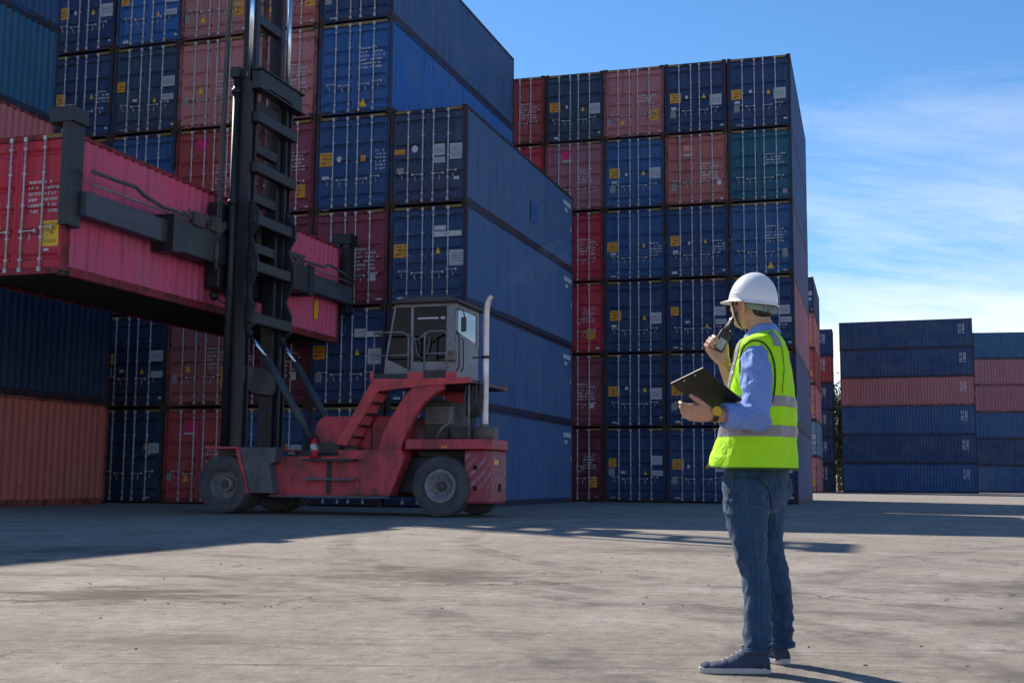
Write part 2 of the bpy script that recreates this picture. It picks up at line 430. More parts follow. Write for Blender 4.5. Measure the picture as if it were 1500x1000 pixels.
def m_side():
    """corrugated long wall, outer face towards +x at x=0"""
    b = MB(); d = 0.046; p = 0.278; n = int((CL - 0.26) / p); y = -n * p / 2
    prof = [(-HL + 0.12, 0.0), (y, 0.0)]
    for i in range(n):
        y0 = y + i * p
        prof += [(y0 + 0.070, 0.0), (y0 + 0.138, -d), (y0 + 0.208, -d), (y0 + 0.276, 0.0)]
    prof += [(HL - 0.09, 0.0)]
    n = len(prof); vs_ = [(x, yy, 0.185) for yy, x in prof] + [(x, yy, 2.85) for yy, x in prof]
    b.add(vs_, [(i, i + 1, n + i + 1, n + i) for i in range(n - 1)])
    return b.mesh('corrugated_wall', PAINT)
def m_side_far():
    return m_side()
def m_end():
    b = MB(); d = 0.04; prof = [(-HW + 0.098, 0.0)]; x = -1.09
    while x < 1.0:
        prof += [(x + 0.05, 0), (x + 0.10, -d), (x + 0.17, -d), (x + 0.22, 0)]; x += 0.24
    prof.append((HW - 0.098, 0.0)); n = len(prof)
    vs_ = [(xx, yy, 0.165) for xx, yy in prof] + [(xx, yy, 2.795) for xx, yy in prof]
    b.add(vs_, [(i, i + 1, n + i + 1, n + i) for i in range(n - 1)])
    return b.mesh('end_wall', PAINT)
def m_roof():
    b = MB(); n = 44
    ys = [-HL + 0.11 + (CL - 0.20) * i / n for i in range(n + 1)]
    vs_ = [(-HW + 0.063, y, 2.895 + (0.012 if i % 2 else 0)) for i, y in enumerate(ys)] + [(HW - 0.063, y, 2.895 + (0.012 if i % 2 else 0)) for i, y in enumerate(ys)]
    b.add(vs_, [(i, i + 1, n + 1 + i + 1, n + 1 + i) for i in range(n)])
    return b.mesh('container_roof', PAINT)
def m_floor():
    b = MB(); b.box(-HW + 0.063, HW - 0.063, -HL + 0.11, HL - 0.09, 0.14, 0.17); return b.mesh('container_floor', DECK)
def m_door(style, side):
    """one door leaf; side -1 = hinged at -x. Front face at y=0, grooves go in to +y. x from 0 (hinge) to 1.112 (meeting edge)"""
    Wd, z0, z1 = 1.112, 0.178, 2.785; hgt = z1 - z0
    cs = {'A': (0.085, 0.285, 0.455, 0.625, 0.905), 'B': (0.09, 0.31, 0.50, 0.69, 0.91), 'C': (0.075, 0.23, 0.385, 0.54, 0.695, 0.915)}[style]
    mx0, mx1 = 0.085, Wd - 0.075; g = 0.062; hh = 0.022; sl = 0.050
    rows = [(z0, 0.0)]
    for c in cs:
        zc = z0 + c * hgt
        rows += [(zc - hh - sl, 0.0), (zc - hh, g), (zc + hh, g), (zc + hh + sl, 0.0)]
    rows.append((z1, 0.0))
    b = MB(); f = (lambda x: x) if side < 0 else (lambda x: -x)
    for i in range(len(rows) - 1):
        (za, ya), (zb, yb) = rows[i], rows[i + 1]
        b.add([(f(mx0), ya, za), (f(mx1), ya, za), (f(mx1), yb, zb), (f(mx0), yb, zb)], [(0, 1, 2, 3)])
        for xa, xb in ((0, mx0), (mx1, Wd)):
            b.add([(f(xa), 0, za), (f(xb), 0, za), (f(xb), 0, zb), (f(xa), 0, zb)], [(0, 1, 2, 3)])
    for c in cs:
        zc = z0 + c * hgt
        for x in (mx0, mx1):
            b.add([(f(x), 0, zc - hh - sl), (f(x), g, zc - hh), (f(x), g, zc + hh), (f(x), 0, zc + hh + sl)], [(0, 1, 2, 3)])
    for x in (0, Wd): b.add([(f(x), 0, z0), (f(x), 0.064, z0), (f(x), 0.064, z1), (f(x), 0, z1)], [(0, 1, 2, 3)])
    for z in (z0, z1): b.add([(f(0), 0, z), (f(Wd), 0, z), (f(Wd), 0.045, z), (f(0), 0.045, z)], [(0, 1, 2, 3)])
    me = b.mesh('door_leaf', PAINT)
    return me
def m_rod():
    b = MB(); b.cyl((0, 0, 0.09), (0, 0, 2.86), 0.020, n=8)
    for z in (0.34, 0.78, 1.45, 2.10, 2.62): b.box(-0.034, 0.034, -0.020, 0.034, z - 0.020, z + 0.020)
    for z in (0.135, 2.815): b.box(-0.032, 0.032, -0.028, 0.030, z - 0.045, z + 0.045)
    return b.mesh('lock_rod', GALV)
def m_handle():
    b = MB(); b.box(-0.02, 0.34, -0.034, -0.016, 0.910, 0.930); b.box(0.30, 0.335, -0.030, 0.03, 0.88, 0.955)
    b.box(-0.035, 0.035, -0.036, 0.02, 0.885, 0.955)
    b.tube([(0.20, -0.02, 0.86), (0.23, -0.03, 0.80), (0.21, -0.02, 0.735), (0.17, -0.01, 0.73)], 0.011, 6)
    return b.mesh('door_handle', GALV)
def m_cross():
    b = MB(); b.box(-HW + 0.07, HW - 0.07, -0.035, 0.035, 0.035, 0.138); return b.mesh('cross_member', DECK)
def m_hinge():
    b = MB()
    for z in (0.35, 0.98, 1.95, 2.58): b.box(-0.065, 0.065, -0.016, 0.016, z - 0.045, z + 0.045)
    return b.mesh('door_hinge', FRAME)
def m_unit(mat):
    b = MB(); b.box(-0.5, 0.5, -0.002, 0.002, -0.5, 0.5); return b.mesh('plate', mat)
def m_tri():
    b = MB(); b.prism([(-0.5, -0.5), (0.5, -0.5), (0, 0.5)], -0.002, 0.002); return b.mesh('triangle', YEL)
def m_disc():
    b = MB(); b.prism([(0.5 * cos(2 * pi * k / 14), 0.5 * sin(2 * pi * k / 14)) for k in range(14)], -0.002, 0.002); return b.mesh('emblem', WHITE)
def m_letters(seed, w, h, rows, dens=0.85, gap=0.35):
    """rows of small painted strokes"""
    R = random.Random(seed); b = MB(); rh = h / rows
    for r in range(rows):
        x = 0.0; z = h - (r + 1) * rh
        end = w * R.uniform(0.55, 1.0)
        while x < end:
            cw = rh * R.uniform(0.30, 0.62)
            if R.random() < dens:
                # each character: two or three strokes
                b.box(x, x + cw * 0.30, -0.0015, 0.0015, z, z + rh * (1 - gap))
                if R.random() < 0.7: b.box(x + cw * 0.65, x + cw * 0.95, -0.0015, 0.0015, z, z + rh * (1 - gap))
                b.box(x + cw * 0.30, x + cw * 0.65, -0.0015, 0.0015, *(lambda t: (z + t, z + t + rh * 0.16))(rh * (1 - gap) * R.choice((0, 0.4, 0.75))))
            x += cw * 1.25
    return b.mesh('lettering', WHITE)
def m_vletters(seed, w, h, n):
    """lettering stacked downwards on the end of a long wall, in the wall's plane (y,z)"""
    R = random.Random(seed); b = MB(); s = h / n
    for c_ in range(2):
        for i in range(n):
            if R.random() < 0.14: continue
            z = h - (i + 1) * s; y = c_ * w * 0.6
            b.box(-0.0015, 0.0015, y, y + w * 0.13, z, z + s * 0.75)
            b.box(-0.0015, 0.0015, y + w * 0.27, y + w * 0.38, z, z + s * 0.75)
            b.box(-0.0015, 0.0015, y + w * 0.13, y + w * 0.27, z + s * 0.3 * R.randint(0, 1), z + s * 0.3 * R.randint(0, 1) + s * 0.2)
    return b.mesh('wall_lettering', WHITE)

M = dict(frame=m_frame(), casting=m_casting(), side=m_side(), end=m_end(), roof=m_roof(), floor=m_floor(), rod=m_rod(), handle=m_handle(), hinge=m_hinge(), cross=m_cross(),
         yst=m_unit(YSTK), wpl=m_unit(WPLT), gpl=m_unit(GREYPL), pnk=m_unit(PINK), sal=m_unit(SALMONPL), orst=m_unit(ORST), wht=m_unit(WHITE), haz=m_unit(HAZ), tri=m_tri(), disc=m_disc(), patch=m_unit(PAINT))
for s_ in 'ABC':
    M['door' + s_ + 'L'] = m_door(s_, -1); M['door' + s_ + 'R'] = m_door(s_, 1)
LET = {k: m_letters(*v) for k, v in {'t6': (1, 0.84, 0.72, 6, 0.85, 0.5), 't4': (2, 0.78, 0.46, 4, 0.85, 0.5), 't3': (3, 0.46, 0.30, 3, 0.85, 0.5), 'id': (4, 0.30, 0.24, 2), 't5': (5, 0.58, 0.66, 6, 0.85, 0.5)}.items()}
VLET = {1: m_vletters(11, 0.55, 1.1, 9), 2: m_vletters(12, 0.55, 1.3, 11)}

# marks on the door end. u: 0..1 from the left post to the right post, v: 0..1 from the sill up; sizes in metres
PRE = {
 'blue': [('yst', .17, .51, .44, .40), ('disc', .36, .51, .12, .15), ('tri', .655, .505, .16, .19), ('wpl', .835, .48, .46, .44), ('wht', .165, .37, .21, .10), ('gpl', .125, .28, .22, .29), ('wht', .18, .06, .20, .10), ('wht', .915, .11, .14, .07)],
 'blue2': [('yst', .15, .50, .42, .40), ('disc', .36, .48, .11, .13), ('tri', .655, .495, .13, .17), ('t4', .74, .40), ('wht', .155, .365, .21, .09), ('gpl', .115, .27, .21, .31), ('wht', .15, .06, .20, .10), ('wht', .92, .10, .13, .07)],
 'blue3': [('yst', .13, .55, .30, .34), ('gpl', .13, .39, .24, .30), ('wht', .32, .40, .17, .09), ('tri', .655, .385, .13, .17), ('wpl', .85, .56, .44, .34), ('wpl', .86, .385, .42, .20), ('wht', .15, .06, .20, .10), ('wht', .92, .10, .13, .07)],
 'blue4': [('yst', .13, .53, .44, .40), ('wht', .15, .375, .22, .11), ('gpl', .105, .275, .20, .30), ('tri', .63, .53, .15, .20), ('wpl', .87, .48, .46, .46), ('wht', .66, .775, .36, .14), ('wht', .76, .70, .90, .16), ('wht', .13, .055, .22, .11), ('wht', .92, .09, .12, .07)],
 'blue5': [('yst', .13, .56, .44, .42), ('disc', .33, .53, .16, .18), ('orst', .63, .55, .16, .20), ('t5', .82, .42), ('wht', .14, .38, .24, .10), ('gpl', .10, .28, .22, .32), ('wht', .14, .05, .24, .11), ('wht', .92, .09, .12, .07)],
 'slate': [('orst', .12, .57, .36, .16), ('disc', .32, .57, .20, .22), ('wpl', .64, .585, .36, .34), ('wpl', .85, .585, .38, .34), ('wpl', .64, .465, .36, .17), ('wpl', .85, .465, .38, .18), ('gpl', .12, .375, .22, .17), ('gpl', .31, .38, .24, .18), ('wht', .885, .255, .17, .09), ('wht', .84, .085, .24, .07)],
 'plain': [('t6', .58, .47), ('gpl', .855, .31, .20, .34), ('tri', .63, .13, .26, .27), ('wht', .87, .06, .14, .08)],
 'red': [('t4', .58, .46), ('tri', .32, .255, .20, .22), ('yst', .855, .29, .34, .44), ('gpl', .10, .25, .16, .26), ('wht', .92, .07, .11, .07)],
 'red2': [('t6', .57, .40), ('tri', .32, .44, .20, .22), ('yst', .86, .30, .30, .52), ('gpl', .11, .30, .20, .26), ('wht', .92, .07, .12, .07)],
 'redp': [('pnk', .37, .815, .34, .32), ('wht', .37, .735, .36, .055), ('t5', .60, .40), ('tri', .34, .27, .22, .24), ('gpl', .10, .26, .18, .25), ('wht', .90, .07, .13, .08)],
 'redo': [('sal', .37, .79, .34, .24), ('wht', .37, .725, .34, .07), ('t6', .57, .36), ('gpl', .12, .26, .18, .27), ('wht', .135, .395, .26, .08), ('wht', .85, .30, .17, .20), ('wht', .92, .06, .11, .07)],
 'redt': [('t6', .56, .38), ('t3', .10, .46), ('wht', .80, .32, .18, .24), ('wht', .88, .06, .18, .10)],
 'redy': [('t5', .66, .44), ('t3', .55, .42), ('yst', .80, .26, .34, .40), ('wht', .88, .07, .13, .08)],
 'teal': [('t4', .58, .52), ('gpl', .88, .14, .17, .18), ('wht', .55, .08, .12, .07)],
 'darkt': [('orst', .72, .60, .12, .18), ('wpl', .85, .57, .38, .30), ('t3', .76, .52), ('wht', .80, .07, .18, .08)],
 'held': [('t6', .60, .47), ('wht', .80, .165, .12, .05)],
}
MARK_NAMES = {'yst': 'caution_sticker', 'wpl': 'data_plate', 'gpl': 'grey_plate', 'pnk': 'pink_placard', 'sal': 'faded_placard', 'orst': 'warning_sticker', 'wht': 'white_tag', 'tri': 'warning_triangle', 'disc': 'round_emblem'}

COLORS = {
 'navy': (0.023, 0.051, 0.130), 'navy2': (0.026, 0.061, 0.145), 'navyb': (0.032, 0.095, 0.232), 'blue': (0.029, 0.117, 0.318), 'slate': (0.041, 0.068, 0.120), 'dark': (0.013, 0.037, 0.075),
 'teal': (0.018, 0.104, 0.150), 'tealb': (0.025, 0.113, 0.217), 'steel': (.048, .118, .262), 'steel2': (.042, .108, .255), 'bright': (0.022, 0.139, 0.465),
 'brick': (0.401, 0.124, 0.106), 'salmon': (0.472, 0.177, 0.177), 'mauve': (0.389, 0.153, 0.177), 'maroon': (0.242, 0.050, 0.073), 'darkm': (0.146, 0.025, 0.040),
 'red': (0.522, 0.034, 0.061), 'redb': (0.414, 0.068, 0.065), 'orange': (0.506, 0.138, 0.096), 'pink': (0.700, 0.095, 0.195), 'heldred': (0.493, 0.034, 0.056), 'purple': (0.104, 0.110, 0.220), 'greyb': (0.159, 0.232, 0.329), 'rosy': (0.552, 0.184, 0.184),
}
def jit(c, R, a=0.14):
    k = 1 + R.uniform(-a, a)
    return tuple(min(1, x * k * (1 + R.uniform(-0.04, 0.04))) for x in c)

n_cont = [0]
def container(loc, rz, label, color='navy', pre='blue', side=None, style=None, group=None, zs=1.0, haz='ends', detail=True, faded=False, cross=False, lengthf=1.0, vlet=False, wtag=False, patch=None):
    """loc = centre of the base of the container"""
    n_cont[0] += 1; R = random.Random(n_cont[0] * 17 + 3)
    root = empty('shipping_container', label, 'container', loc, rz, group)
    root.scale = (1, lengthf, zs)
    c = jit(COLORS[color], R); sc = jit(COLORS[side or color], R, 0.08)
    fr = tuple(x * 0.55 + 0.004 for x in c)
    obj('frame', M['frame'], root, color=fr)
    for sx in (-1, 1):
        for sy in (-1, 1):
            for z in (0.0, CH - 0.120):
                obj('corner_casting', M['casting'], root, (sx * (HW - 0.079), sy * (HL - 0.087), z), color=fr)
    for sx in (-1, 1):
        w_ = obj('side_wall', M['side'], root, (sx * (HW - 0.016), 0, 0), (0, 0, 0 if sx > 0 else pi), color=sc)
        if faded: w_.material_slots[0].link = 'OBJECT'; w_.material_slots[0].material = FADED
    obj('end_wall', M['end'], root, (0, HL - 0.03, 0), color=c)
    obj('roof', M['roof'], root, color=c)
    obj('floor', M['floor'], root)
    if cross:
        for i in range(34): obj('cross_member', M['cross'], root, (0, -HL + 0.35 + i * (CL - 0.7) / 33, 0))
    if vlet:
        R2 = 1 if R.random() < .5 else 2
        obj('wall_lettering', VLET[R2], root, (HW - 0.0125, HL - 1.25, 1.30))['kind'] = 'stuff'
    if patch:
        for yy, zz, w_, h_ in patch: obj('repair_patch', M['patch'], root, (HW - 0.0135, yy, zz), (0, 0, pi / 2), scale=(w_, 1, h_), color=(0.028, 0.115, 0.33))
    if wtag:
        for yy, zz, w_, h_ in ((HL - 0.80, 2.50, 1.05, 0.17), (HL - 0.98, 2.24, 0.42, 0.13), (HL - 0.28, 1.62, 0.10, 0.22)):
            obj('wall_tag', M['wht'], root, (HW - 0.0125, yy, zz), (0, 0, pi / 2), scale=(w_, 1, h_))
    if not detail: 
        for s_, xs in (('L', -1), ('R', 1)):
            d_ = obj('door', M['door' + (style or 'A') + s_], root, (xs * (HW - 0.102), -HL + 0.045, 0), color=c)
        return root
    st = style or R.choice('AABC')
    for s_, xs in (('L', -1), ('R', 1)):
        d_ = obj('door', M['door' + st + s_], root, (xs * (HW - 0.102), -HL + 0.045, 0), color=c)
        off = xs * (HW - 0.102)
        for x in (0.17, 0.635):
            obj('lock_rod', M['rod'], d_, (xs * x - off, -0.050, 0))
        obj('door_handle', M['handle'], d_, (xs * 0.17 - off, -0.048, 0), (0, 0, 0), (xs, 1, 1))
        obj('door_handle', M['handle'], d_, (xs * 0.635 - off, -0.048, 0.06), (0, 0, 0), (xs * 0.8, 1, 1))
        obj('door_hinge', M['hinge'], d_, (xs * 0.03, -0.012, 0), color=fr)
    if haz:
        L_ = {'ends': (0.52,), 'full': (2.2,)}[haz]
        for w_ in L_:
            for xs in ((-1, 1) if haz == 'ends' else (0,)):
                obj('hazard_strip', M['haz'], root, (xs * (HW - 0.17 - w_ / 2), -HL + 0.0085, 2.855), scale=(w_, 1, 0.075))
    yf = -HL + 0.040
    for mk in PRE[pre]:
        k, u, v = mk[:3]
        if k in ('gpl', 'wht', 'disc') and R.random() < 0.22: continue
        du, dv = R.uniform(-.02, .02), R.uniform(-.025, .025)
        x = (u - 0.5 + du) * CW; z = (v + dv) * 2.9
        if k in LET: obj('lettering', LET[k], root, (x, yf + 0.002, z))['kind'] = 'stuff'
        else: obj(MARK_NAMES[k], M[k], root, (x, yf, z), scale=(mk[3], 1, mk[4]))
    return root

TIER = ['bottom tier', 'second tier', 'third tier', 'fourth tier', 'fifth tier', 'top tier']
TIER4 = ['bottom tier', 'second tier', 'third tier', 'top tier']
NTH = ['', 'second', 'third', 'fourth', 'fifth', 'sixth']
WORD = {'navy': 'navy', 'navy2': 'navy', 'navyb': 'navy blue', 'blue': 'blue', 'slate': 'dark slate', 'dark': 'dark navy', 'teal': 'teal and navy', 'tealb': 'teal blue', 'steel': 'grey blue', 'steel2': 'grey blue',
        'brick': 'brick red', 'salmon': 'salmon red', 'mauve': 'mauve red', 'maroon': 'maroon', 'darkm': 'dark maroon', 'red': 'bright red', 'redb': 'rusty red', 'orange': 'orange red', 'pink': 'pink', 'purple': 'purple grey', 'bright': 'bright blue', 'greyb': 'grey blue', 'rosy': 'rosy red'}

def frame_pos(s, lat, th):
    return Vector((s * cos(th) + lat * sin(th), -s * sin(th) + lat * cos(th), 0))
# ---- block behind the truck: six columns, the open end column only four high
TH_D, S_D, LAT_D, PW_D, PH_D = 0.309, -11.62, 31.97, 2.475, 2.945
D_GRID = {  # column from the open end (0 = four-high column): bottom .. top (colour, marks)
 0: [('navy', 'blue'), ('navy', 'blue4'), ('navy2', 'blue4'), ('slate', 'slate')],
 1: [('navy2', 'blue2'), ('navy', 'blue4'), ('maroon', 'redt'), ('navyb', 'blue5'), ('blue', 'plain'), ('navy2', 'blue')],
 2: [('navyb', 'darkt'), ('darkm', 'redt'), ('maroon', 'redy'), ('maroon', 'redy'), ('salmon', 'redt'), ('brick', 'red')],
 3: [('redb', 'redp'), ('brick', 'red2'), ('salmon', 'redo'), ('redb', 'redp'), ('salmon', 'red2'), ('salmon', 'red')],
 4: [('dark', 'darkt'), ('dark', 'blue3'), ('navy', 'blue'), ('navyb', 'blue2'), ('slate', 'blue3'), ('blue', 'blue3')],
 5: [('dark', 'darkt'), ('dark', 'blue2'), ('navy', 'blue'), ('navy', 'blue'), ('navy', 'blue2'), ('navy', 'blue')],
}
D_SIDE = {(0, 0): 'steel2', (0, 1): 'steel2', (0, 2): 'steel', (0, 3): 'steel', (1, 4): 'bright', (1, 5): 'steel2'}
for ci, colm in D_GRID.items():
    for ti, (c_, pre) in enumerate(colm):
        R = random.Random(ci * 31 + ti)
        s = S_D - (ci + 0.5) * PW_D + R.uniform(-.018, .018)
        p = frame_pos(s, LAT_D + HL + R.uniform(-.03, .03), TH_D)
        if ci == 0: lab = '%s container with grey-blue side, %s of the four-high column behind the truck' % (WORD[c_], TIER4[ti])
        else: lab = '%s container, %s, %s column in from the four-high end column' % (WORD[c_], TIER[ti], ['', 'first', 'second', 'third', 'fourth', 'fifth'][ci])
        container((p.x, p.y, ti * PH_D), -TH_D, lab, c_, pre, side=D_SIDE.get((ci, ti)), group='containers in the block behind the truck', zs=PH_D / CH,
                  haz='full' if (ci, ti) in ((1, 4), (2, 0), (1, 0), (2, 1)) else 'ends', faded=(ci, ti) in D_SIDE, wtag=(ci == 0), patch=((0.9, 1.20, 0.85, 0.75),) if (ci, ti) == (0, 3) else None)
for ci in (6, 7, 8):  # unseen columns, added to block sun leaking past the side-on stack
    for ti in range(6):
        p = frame_pos(S_D - (ci + 0.5) * PW_D, LAT_D + HL, TH_D)
        container((p.x, p.y, ti * PH_D), -TH_D, 'added unseen navy container, %s, %s column in from the four-high end column' % (TIER[ti], ['sixth', 'seventh', 'eighth'][ci - 6]), 'navy', 'blue', group='containers in the block behind the truck', zs=PH_D / CH, haz=None, detail=False)
# ---- block behind the man: five columns, six tiers
TH_B, S_B, LAT_B, PW_B, PH_B = 0.2887, 0.0, 0.0, 2.468, 2.895
_b = Vector((10.73, 44.71)); S_B = _b.x * cos(TH_B) - _b.y * sin(TH_B); LAT_B = _b.x * sin(TH_B) + _b.y * cos(TH_B)
B_GRID = {
 0: [('navy', 'blue'), ('navy', 'blue3'), ('navy2', 'blue3'), ('navyb', 'plain'), ('teal', 'teal'), ('navy', 'blue')],
 1: [('navy2', 'blue'), ('navy', 'blue'), ('navy', 'blue3'), ('navy2', 'blue2'), ('brick', 'redo'), ('navy', 'blue')],
 2: [('navy', 'blue3'), ('navy', 'blue'), ('navy2', 'blue'), ('navyb', 'blue2'), ('navyb', 'blue'), ('salmon', 'red')],
 3: [('darkm', 'redy'), ('maroon', 'redt'), ('red', 'redy'), ('red', 'redt'), ('mauve', 'redp'), ('slate', 'blue')],
 4: [None, None, None, None, ('red', 'redt'), ('redb', 'redt')],
}
B_SIDE = {(0, 5): 'steel2', (0, 4): 'steel2', (0, 3): 'purple', (0, 2): 'mauve', (0, 1): 'purple', (0, 0): 'purple'}
for ci, colm in B_GRID.items():
    for ti, cc in enumerate(colm):
        if cc is None:
            cc = ('maroon', 'redt')
        c_, pre = cc
        R = random.Random(ci * 77 + ti + 5)
        s = S_B - (ci + 0.5) * PW_B + R.uniform(-.012, .012)
        p = frame_pos(s, LAT_B + HL + R.uniform(-.03, .03), TH_B)
        lab = ('%s container, %s, %s column of the block behind the man' % (WORD[c_], TIER[ti], ['corner', 'second', 'third', 'fourth', 'fifth'][ci])) + (' from the corner' if ci else '')
        container((p.x, p.y, ti * PH_B), -TH_B, lab, c_, pre, side=B_SIDE.get((ci, ti)), group='containers in the block behind the man', zs=PH_B / CH,
                  haz='full' if (ci, ti) in ((0, 3),) else 'ends', faded=(ci, ti) in B_SIDE)
# ---- stack with its long side to the truck: a low column of two and a tall column of six behind it
LAT_L = 30.25
def l_stack(s_face, tiers, colors, label):
    for ti in tiers:
        p = frame_pos(s_face - HW, LAT_L - HL, 0.305)
        container((p.x, p.y, ti * PH_D), -0.305, label % (WORD[colors[ti]], (TIER[ti])), colors[ti], 'blue', group='containers side-on beside the truck', zs=PH_D / CH, haz=None, detail=False)
l_stack(-22.10, (0, 1), {0: 'orange', 1: 'dark'}, '%s container, %s of the two-high column beneath the lifted container')
l_stack(-24.56, range(6), {0: 'navy', 1: 'orange', 2: 'navy', 3: 'rosy', 4: 'tealb', 5: 'navyb'}, '%s corrugated container side, %s of the six-high column beside the lifted container')
# ------------------------------------------------------------------ container handler (lift truck)
def worn_paint(name, color, dirt, amt, rough=0.5, spec=0.4):
    m, nt, b = new_mat(name); N = NT(nt)
    tc = N.n('ShaderNodeTexCoord').outputs['Object']
    g1 = N.noise(tc, 1.6, 5, 0.65, 0.4); g2 = N.noise(N.mapping(tc, (9, 9, 0.9)), 1.0, 4, 0.6); g3 = N.noise(tc, 13.0, 4, 0.7)
    c = N.mix(N.ramp(g1, [(0.3, 0.0), (0.75, 1.0)]), tuple(x * 0.72 for x in color), tuple(min(1, x * 1.18 + 0.006) for x in color))
    c = N.mix(N.math('MULTIPLY', N.ramp(g1, [(0.30, 1.0), (0.50, 0.0)]), amt), c, dirt)
    c = N.mix(N.math('MULTIPLY', N.ramp(g2, [(0.55, 0.0), (0.7, 1.0)]), amt * 0.7), c, dirt)
    c = N.mix(N.math('MULTIPLY', N.ramp(g3, [(0.60, 0.0), (0.68, 1.0)]), 0.7), c, (0.035, 0.025, 0.02))
    N.l(c, b.inputs['Base Color'])
    N.l(N.math('ADD', rough - 0.12, N.math('MULTIPLY', g1, 0.35)), b.inputs['Roughness']); b.inputs['Specular IOR Level'].default_value = spec
    N.l(N.bump(N.math('ADD', g3, g1), 0.18, 0.01), b.inputs['Normal'])
    return m
T_RED = worn_paint('truck_red', (0.60, 0.062, 0.080), (0.060, 0.044, 0.042), 0.80)
T_RED2 = worn_paint('truck_red_bright', (0.70, 0.075, 0.080), (0.12, 0.04, 0.035), 0.4)
T_DARK = worn_paint('mast_black', (0.012, 0.015, 0.020), (0.032, 0.030, 0.030), 0.45, 0.45, 0.5)
T_DARK2 = worn_paint('spreader_grey', (0.060, 0.075, 0.095), (0.03, 0.03, 0.032), 0.6, 0.5)
T_GREY = worn_paint('fender_grey', (0.115, 0.115, 0.125), (0.05, 0.045, 0.04), 0.5)
T_CAB = worn_paint('cab_grey', (0.30, 0.29, 0.305), (0.13, 0.12, 0.115), 0.4)
T_ROOF = simple_mat('cab_roof_dark', (0.035, 0.035, 0.04), 0.5, 0, 0.2, 4)
T_TYRE = simple_mat('dusty_tyre', (0.070, 0.069, 0.072), 0.9, 0, 0.28, 5.0, (0.125, 0.118, 0.11), 0.5, 0.3)
T_RIM = simple_mat('dirty_rim', (0.27, 0.255, 0.25), 0.6, 0.2, 0.3, 9.0, (0.06, 0.05, 0.045), 0.5)
T_CHROME = simple_mat('chrome_rod', (0.62, 0.70, 0.80), 0.22, 1.0, 0.1, 3.0)
T_PIPE = simple_mat('exhaust_steel', (0.66, 0.58, 0.57), 0.35, 0.55, 0.18, 5.0, (0.28, 0.2, 0.17), 0.3)
T_RAIL = simple_mat('handrail_grey', (0.20, 0.20, 0.205), 0.5, 0.2, 0.2, 8.0)
T_ENG = simple_mat('engine_block', (0.055, 0.048, 0.043), 0.75, 0.1, 0.5, 4.0, (0.15, 0.12, 0.10), 0.5)
T_MUFF = simple_mat('muffler_brown', (0.19, 0.145, 0.12), 0.7, 0.1, 0.35, 6.0)
T_SEAT = simple_mat('seat_black', (0.015, 0.015, 0.018), 0.75, 0, 0.2, 6.0)
T_EXT = simple_mat('extinguisher_red', (0.55, 0.012, 0.03), 0.3, 0, 0.1, 6.0)
T_AMB = simple_mat('amber_lens', (0.75, 0.25, 0.02), 0.3, 0, 0.1, 6.0)
def glass_mat(name, tint, gl=0.06):
    m = bpy.data.materials.new(name); m.use_nodes = True; nt = m.node_tree; nt.nodes.clear(); N = NT(nt)
    o = N.n('ShaderNodeOutputMaterial'); t = N.n('ShaderNodeBsdfTransparent'); t.inputs[0].default_value = tint + (1,)
    g = N.n('ShaderNodeBsdfGlossy'); g.inputs['Roughness'].default_value = 0.04; g.inputs['Color'].default_value = (0.95, 0.97, 1, 1)
    f = N.n('ShaderNodeFresnel'); f.inputs['IOR'].default_value = 1.5
    tc = N.n('ShaderNodeTexCoord').outputs['Object']
    N.l(N.bump(N.noise(tc, 1.2, 2), 0.06, 0.05), g.inputs['Normal'])
    fac = N.math('ADD', N.math('MULTIPLY', f.outputs[0], 0.35), gl, True)
    ms = N.n('ShaderNodeMixShader'); N.l(fac, ms.inputs[0]); N.l(t.outputs[0], ms.inputs[1]); N.l(g.outputs[0], ms.inputs[2]); N.l(ms.outputs[0], o.inputs[0])
    return m
T_GLASS = glass_mat('cab_glass', (0.22, 0.27, 0.38), 0.0); T_GLASSP = glass_mat('tinted_glass', (0.20, 0.075, 0.17), 0.0); T_GLASSR = glass_mat('rear_glass', (0.30, 0.36, 0.42), 0.26)

def stripe_mat():
    m, nt, b = new_mat('chevron_stripes'); N = NT(nt)
    tc = N.n('ShaderNodeTexCoord').outputs['Object']; sep = N.n('ShaderNodeSeparateXYZ'); N.l(tc, sep.inputs[0])
    t = N.math('ADD', N.math('ADD', sep.outputs['X'], sep.outputs['Y']), N.math('MULTIPLY', sep.outputs['Z'], -1.0))
    st = N.math('GREATER_THAN', N.math('FRACT', N.math('MULTIPLY', t, 4.2)), 0.60)
    wear = N.ramp(N.noise(tc, 5.0, 5, 0.7), [(0.35, 0.0), (0.65, 0.5)])
    band = N.math('MULTIPLY', N.math('GREATER_THAN', sep.outputs['Z'], 0.62), N.math('LESS_THAN', sep.outputs['Z'], 1.34))
    c = N.mix(N.math('MULTIPLY', N.math('MULTIPLY', st, wear), band), (0.34, 0.050, 0.065), (0.48, 0.42, 0.44))
    c = N.mix(N.ramp(N.noise(tc, 3.0, 5, 0.7), [(0.54, 0.0), (0.70, 0.75)]), c, (0.20, 0.12, 0.125))
    N.l(c, b.inputs['Base Color']); b.inputs['Roughness'].default_value = 0.6
    return m
T_STRIPE = stripe_mat()
T_PRINT = print_mat('beam_print', (0.060, 0.075, 0.095), (0.012, 0.014, 0.02), 26, 2.2, 0.45)

TRUCK_TH = 0.305
truck = empty('container_handler', 'red lift truck with tall black mast and raised cab, lifting a pink container', 'lift truck', (-1.12, 26.98, 0), -TRUCK_TH)
def part(name, b, mat, parent=None, **kw):
    return obj(name, b.mesh(name, mat), parent or truck, **kw)
def bevel(o, w=0.012, seg=2):
    md = o.modifiers.new('bevel', 'BEVEL'); md.width = w; md.segments = seg; md.limit_method = 'ANGLE'; md.angle_limit = radians(40)
    return o
